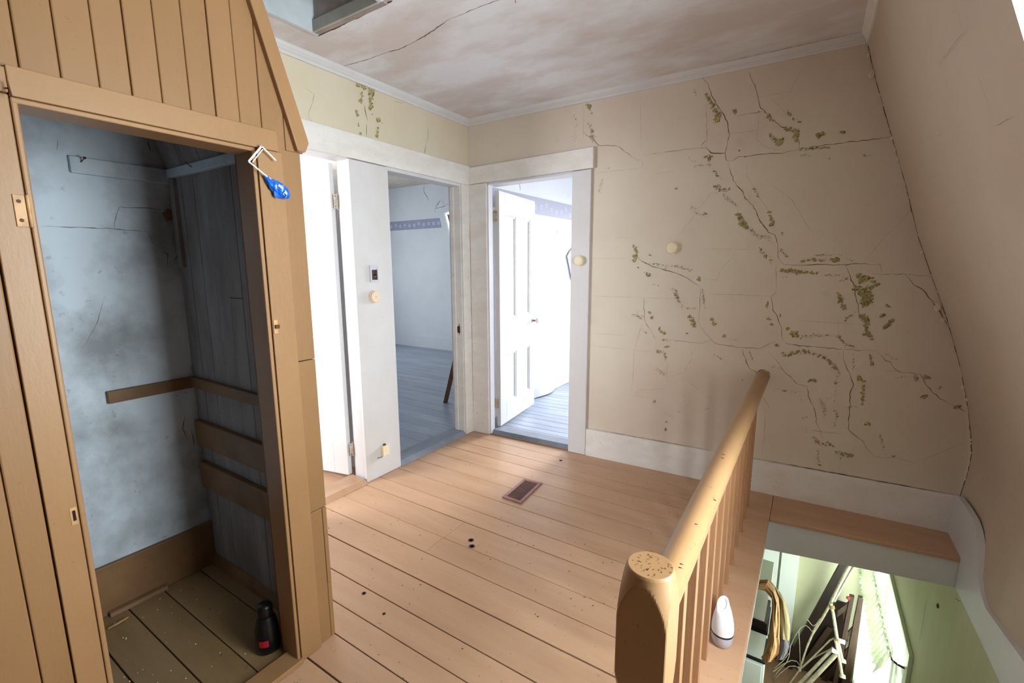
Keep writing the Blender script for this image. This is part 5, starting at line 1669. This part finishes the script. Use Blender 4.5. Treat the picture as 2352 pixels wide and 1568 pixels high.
# flakes: (points, how many, size in crop pixels, spread)
f5 = [([(105, 310), (130, 345)], 12, 12, 14), ([(120, 405), (135, 460), (140, 505)], 20, 10, 14), ([(40, 370), (60, 400), (45, 450), (45, 510)], 16, 8, 10), ([(218, 640)], 3, 16, 4), ([(190, 700), (165, 770)], 20, 7, 10),
      ([(715, 260), (740, 300), (770, 345), (785, 385)], 26, 13, 12), ([(775, 388)], 3, 26, 4), ([(742, 302)], 2, 20, 3), ([(865, 340), (875, 378)], 5, 15, 5), ([(1020, 345), (1062, 392)], 6, 15, 8),
      ([(1105, 425), (1185, 455), (1182, 495)], 14, 18, 6), ([(1175, 470)], 2, 34, 4), ([(1102, 508)], 3, 32, 4), ([(1195, 402)], 2, 20, 3), ([(1130, 340), (1165, 385)], 5, 10, 5), ([(1050, 470), (1095, 520)], 22, 9, 14),
      ([(1275, 485), (1320, 465)], 6, 18, 6), ([(1200, 545), (1350, 532)], 40, 8, 10), ([(1420, 455)], 3, 14, 8), ([(1515, 580), (1570, 577)], 4, 9, 5), ([(1355, 590)], 3, 8, 4), ([(1205, 575), (1260, 575)], 10, 6, 10),
      ([(700, 595), (740, 580), (735, 625)], 24, 9, 14), ([(760, 655), (800, 700)], 7, 11, 6), ([(625, 590), (700, 625), (650, 632)], 22, 5, 12), ([(760, 735), (830, 755)], 26, 9, 14), ([(800, 775), (880, 830)], 22, 7, 14),
      ([(880, 870), (905, 920), (925, 945)], 34, 14, 14), ([(930, 945), (985, 990), (1050, 1000)], 34, 8, 14), ([(640, 820), (670, 870), (735, 880)], 26, 7, 12), ([(962, 742), (990, 790)], 7, 10, 4),
      ([(1040, 860), (1055, 905)], 6, 12, 4), ([(1058, 925)], 3, 26, 4), ([(990, 1050), (1015, 1085), (1060, 1120)], 24, 9, 12), ([(1100, 1050), (1140, 1095)], 14, 8, 10), ([(1115, 985), (1110, 970)], 6, 8, 6),
      ([(1210, 1112), (1400, 1108)], 30, 10, 9), ([(1380, 1108)], 3, 20, 5), ([(1280, 1086), (1440, 1084)], 16, 7, 6), ([(1440, 1100), (1490, 1125)], 6, 8, 5), ([(1095, 1162), (1180, 1170), (1300, 1182)], 46, 13, 10),
      ([(1330, 1190), (1410, 1192)], 12, 7, 5), ([(350, 1030), (365, 1085)], 8, 15, 6), ([(350, 1090), (352, 1120)], 12, 15, 8), ([(432, 1085)], 2, 20, 3), ([(425, 1130), (500, 1140), (585, 1148), (645, 1165)], 40, 8, 9),
      ([(400, 1175), (438, 1195)], 7, 11, 8), ([(370, 1150)], 3, 10, 5), ([(450, 1235), (490, 1245)], 4, 8, 4), ([(680, 1190), (685, 1220)], 5, 13, 5), ([(550, 1255), (580, 1335)], 20, 8, 10), ([(700, 1255), (710, 1335)], 14, 7, 7),
      ([(1485, 1190), (1525, 1205)], 12, 16, 9), ([(1525, 1212)], 3, 34, 4), ([(1570, 1210), (1600, 1245), (1500, 1260)], 20, 13, 10), ([(1510, 1280), (1560, 1330)], 26, 15, 18), ([(1395, 1280), (1420, 1330)], 12, 11, 10),
      ([(1100, 1200), (1145, 1198)], 3, 8, 2), ([(990, 350)], 3, 9, 4), ([(660, 240), (670, 270)], 7, 7, 6), ([(920, 580)], 3, 9, 3), ([(890, 550)], 3, 8, 4), ([(565, 745)], 2, 9, 2), ([(1410, 1220), (1440, 1200)], 8, 8, 8)]
f6 = [([(1490, 15), (1560, 55), (1530, 115)], 60, 14, 20), ([(1400, 70), (1430, 125)], 14, 13, 10), ([(1515, 170), (1550, 195)], 16, 15, 12), ([(1545, 190), (1540, 250), (1575, 285)], 26, 12, 12), ([(1622, 165)], 4, 24, 5),
      ([(1640, 110), (1670, 130)], 8, 9, 8), ([(1680, 180), (1650, 215), (1625, 240)], 16, 14, 8), ([(1440, 185), (1480, 155)], 10, 9, 10), ([(1165, 250), (1185, 275)], 8, 24, 8), ([(1140, 235)], 3, 16, 6),
      ([(1200, 280), (1270, 268), (1340, 268)], 34, 8, 12), ([(1390, 272), (1440, 318), (1480, 325)], 24, 9, 10), ([(1120, 368), (1180, 355), (1250, 350)], 50, 10, 14), ([(1250, 360), (1310, 372), (1360, 410), (1392, 445)], 50, 9, 10),
      ([(1475, 355), (1475, 440)], 12, 7, 5), ([(1560, 370), (1575, 430)], 12, 10, 8), ([(1640, 365), (1700, 395)], 9, 7, 9), ([(1495, 480), (1525, 500)], 9, 13, 8), ([(1525, 530), (1522, 620)], 18, 11, 9),
      ([(1240, 505), (1285, 495)], 10, 13, 9), ([(1405, 440), (1385, 500), (1378, 610)], 22, 7, 9), ([(1675, 488), (1760, 480)], 10, 7, 7), ([(1795, 487)], 5, 17, 6), ([(1835, 480), (1875, 490)], 10, 10, 9), ([(1838, 580)], 3, 24, 5),
      ([(1915, 545), (1930, 530)], 4, 7, 5), ([(2010, 630)], 8, 12, 12), ([(1300, 590), (1325, 640), (1330, 690)], 26, 7, 10), ([(1420, 635), (1500, 635)], 14, 5, 5), ([(1380, 650), (1390, 690), (1375, 735)], 14, 9, 8),
      ([(1545, 720)], 5, 16, 9), ([(1210, 690), (1240, 690)], 6, 7, 6), ([(1200, 575), (1215, 630)], 12, 5, 8), ([(1270, 790), (1310, 830), (1380, 825)], 34, 9, 12), ([(1380, 868), (1470, 885)], 26, 10, 10), ([(1410, 900)], 4, 7, 6),
      ([(1290, 860), (1300, 935)], 16, 9, 7), ([(1615, 780), (1640, 880)], 18, 7, 8), ([(1680, 887)], 4, 12, 6), ([(340, 160), (395, 180)], 24, 7, 14), ([(428, 150)], 4, 18, 5), ([(440, 180)], 6, 11, 8), ([(480, 240), (510, 262)], 10, 17, 8),
      ([(490, 290), (520, 292)], 12, 7, 7), ([(515, 325)], 3, 22, 5), ([(460, 352), (500, 350), (515, 395)], 14, 11, 9), ([(465, 435), (510, 470)], 28, 5, 10), ([(390, 235), (420, 265)], 8, 6, 8), ([(560, 30), (580, 80), (600, 130)], 18, 9, 9),
      ([(610, 130), (670, 130)], 18, 6, 7), ([(630, 160), (660, 215)], 26, 11, 10), ([(700, 40), (715, 130)], 18, 6, 8), ([(745, 180), (765, 215)], 9, 16, 7), ([(810, 268)], 5, 13, 6), ([(830, 285), (880, 295)], 6, 5, 4),
      ([(620, 258)], 3, 11, 3), ([(1035, 90), (1035, 130)], 10, 9, 5), ([(1040, 180)], 4, 16, 5), ([(1050, 205), (1070, 230)], 8, 11, 6), ([(1100, 165)], 6, 9, 7), ([(1080, 318)], 7, 12, 8), ([(940, 350), (970, 412)], 11, 7, 4),
      ([(750, 360), (830, 402)], 12, 7, 6), ([(452, 606)], 3, 12, 4), ([(515, 710)], 3, 14, 4), ([(508, 752)], 2, 14, 3), ([(500, 660), (550, 685)], 9, 5, 6), ([(580, 660)], 3, 9, 4), ([(600, 570), (625, 630)], 9, 4, 9),
      ([(1120, 552)], 3, 12, 4), ([(1150, 558), (1195, 562)], 6, 6, 4), ([(1065, 430), (1130, 445)], 9, 6, 5), ([(1160, 500)], 3, 8, 3), ([(905, 497)], 2, 9, 2), ([(700, 650), (745, 640)], 3, 7, 3), ([(1230, 745), (1240, 770)], 4, 6, 4)]
fA = [([(460, 30), (560, 60)], 12, 22, 12), ([(500, 85), (490, 150)], 10, 16, 8), ([(560, 70), (552, 130)], 12, 26, 10), ([(550, 140), (548, 185)], 8, 22, 8), ([(460, 185), (475, 218)], 7, 18, 6), ([(478, 250), (480, 290)], 6, 8, 4),
      ([(490, 330)], 3, 16, 4), ([(598, 250)], 4, 26, 5), ([(595, 290), (592, 355)], 12, 12, 6), ([(560, 215)], 3, 8, 3), ([(620, 270)], 3, 8, 4)]
rf = random.Random(101)
fl_g, fl_d, cu_m = MB(), MB(), MB()


def rad(mb, c, e1, e2, nrm, s, ang, asp, lift):
    k_ = rf.choice((5, 6, 7))
    P = []
    ca_, sa_ = math.cos(ang), math.sin(ang)
    for j in range(k_):
        t = 2 * math.pi * j / k_ + rf.uniform(-.3, .3)
        r = s * rf.uniform(.45, 1.1)
        u, v = r * math.cos(t), r * asp * math.sin(t)
        P.append(c + e1 * (u * ca_ - v * sa_) + e2 * (u * sa_ + v * ca_) + nrm * lift)
    mb.add(P + [c + nrm * lift], [(j, (j + 1) % k_, k_) for j in range(k_)])
    return P


def scatter(lst, fn, e1, nrm, pxm):
    e1, nrm = np.array(e1, float), np.array(nrm, float)
    e2 = np.array([0, 0, 1.0])
    for pts, n_, s, spread in lst:
        for k in range(int(n_ * 1.8 + .5) if s < 16 else n_):
            if len(pts) > 1:
                i_ = rf.randrange(len(pts) - 1)
                t = rf.random()
                x = pts[i_][0] + t * (pts[i_ + 1][0] - pts[i_][0])
                y_ = pts[i_][1] + t * (pts[i_ + 1][1] - pts[i_][1])
            else:
                x, y_ = pts[0]
            x += rf.gauss(0, spread * .45)
            y_ += rf.gauss(0, spread * .45)
            c = fn(x, y_)
            size = s * pxm * rf.uniform(.30, 1.0) ** 1.2 * .78
            big = size > 0.0085
            lf_ = rf.uniform(0.0002, 0.0036)
            ang = rf.uniform(-.5, .9) + (1.2 if rf.random() < .3 else 0)
            asp = rf.uniform(.28, .65) if big else rf.uniform(.14, .42)
            tgt = fl_g if (big or rf.random() < .35) else fl_d
            if big:
                rad(fl_d, c + e1 * .0012 - e2 * .001, e1, e2, nrm, size * 1.12, ang, asp * 1.1, lf_)  # offset dark rim: worn paint edge with its shadow in the colour
            P = rad(tgt, c, e1, e2, nrm, size, ang, asp, lf_ + 0.0005)
            if rf.random() < (.75 if big else .4):
                i_ = rf.randrange(len(P))
                a_, b_ = P[i_], P[(i_ + 1) % len(P)]
                out = (a_ + b_) / 2 - c
                tip = (a_ + b_) / 2 - out * rf.uniform(.2, .6) + nrm * rf.uniform(.0025, .006)
                cu_m.add([a_, b_, tip + (b_ - a_) * .25, tip - (b_ - a_) * .25], [(0, 1, 2, 3)])


scatter(f5, a5, (1, 0.045, 0), NBn, 0.00135)
scatter(f6, a6, (1, 0.045, 0), NBn, 0.00135)
fl_g.obj('green_flakes', M['flake'], wbk, kind='stuff')
fl_d.obj('dark_flakes_and_edge_shade', M['flake_dark'], wbk, kind='stuff')
cu_m.obj('paint_curls', M['curl'], wbk, kind='stuff')
fl_g, fl_d, cu_m = MB(), MB(), MB()
scatter(fA, a3, (0, 1, 0), (1, 0, 0), 0.00140)
fl_g.obj('green_flakes', M['flake'], wa, kind='stuff')
fl_d.obj('dark_flakes_and_edge_shade', M['flake_dark'], wa, kind='stuff')
cu_m.obj('paint_curls', M['curl'], wa, kind='stuff')
cm = MB()
for w, pl in ((.006, [(515, 160), (522, 200), (535, 255)]), (.003, [(528, 270), (530, 350)]), (.002, [(160, 60), (215, 95), (205, 140), (185, 190), (178, 230)]), (.005, [(178, 232), (200, 258)]),
              (.0025, [(895, 280), (900, 340), (885, 400)]), (.004, [(885, 400), (875, 455)]), (.002, [(690, 135), (750, 150)])):
    crack_on(cm, ribbon(None, [a3(x, y_) for x, y_ in pl], w, rc), (1, 0, 0), w, rc, .002)
cm.obj('plaster_cracks', M['crack'], wa, kind='stuff')
# hairlines on the slope
cm = MB()


def onC(px, py):
    d = ray(px, py)
    t = 1.0
    for _ in range(40):
        q = CAM + d * t
        t += (xC(q[2]) - 0.004 - q[0]) / (d[0] + 1e-9) * 0.6
    return CAM + d * t


for w, pl in ((.0022, [(2193, 0), (2198, 20), (2208, 60), (2211, 75), (2180, 115), (2155, 150)]), (.002, [(2245, 165), (2258, 212), (2272, 240), (2278, 270)]), (.0016, [(2150, 312), (2165, 308)]), (.0016, [(2280, 290), (2325, 270)])):
    crack_on(cm, ribbon(None, [onC(x, y_) for x, y_ in pl], w, rc), (-0.95, 0, -0.3), w, rc, .002)
cm.obj('hairline_cracks', M['hair'], wc, kind='stuff')
# the long ceiling crack
cm = MB()
NC = (0, 0, -1)


def onCe(px, py):
    q = onz(px, py, 2.56)
    return np.array([q[0], q[1], zc(q[0]) - 0.0008])


for w, pl in ((.0045, [(780, 150), (812, 143), (845, 134), (886, 120)]), (.0075, [(886, 120), (915, 113), (945, 100)]), (.0055, [(945, 100), (985, 78), (1020, 54), (1030, 46)]), (.003, [(1030, 46), (1045, 42), (1095, 22), (1158, 0)]), (.003, [(1158, 0), (1230, -30)])):
    crack_on(cm, ribbon(None, [onCe(x, y_) for x, y_ in pl], w, rc), NC, w, rc, .003)
cm.obj('plaster_cracks', M['crack'], ce, kind='stuff')
# red thread hanging from the ceiling crack
q = onCe(1183, 0)
MB().tube([q + np.array([0, 0, .0]), q + np.array([.003, 0, -.006]), q + np.array([0.0, .002, -.014]), q + np.array([.004, 0, -.020])], 0.0016, 5).obj(
    'red_thread', M['red'], None, None, 'short red thread hanging from the ceiling', 'thread')

# thin dark joints along the top of the baseboard, the cornice and the room corner
cm = MB()
for a_, b_, w in ((1.05, 1.9, .0035), (1.95, 2.2, .003), (2.2, 3.10, .0055)):
    k_ = int((b_ - a_) / .02)
    crack_on(cm, [np.array(PB(a_ + (b_ - a_) * i_ / k_, 0.2105 + .0006 * math.sin(i_), .0012)) for i_ in range(k_ + 1)], NBn, w, rc, .0008)
P = [np.array(PB(1.75 + .72 * i_ / 36, zc(1.75 + .72 * i_ / 36) - 0.0004, 0.047)) for i_ in range(37)]
crack_on(cm, P, (0, 0, -1), .005, rc, .0008)
P = [np.array(PB(0.005, 0.1 + 1.9 * i_ / 60, 0.0235)) for i_ in range(61)]
crack_on(cm, P, NBn, .0028, rc, .0006)
cm.obj('joint_lines', M['crack'], wbk, kind='stuff')
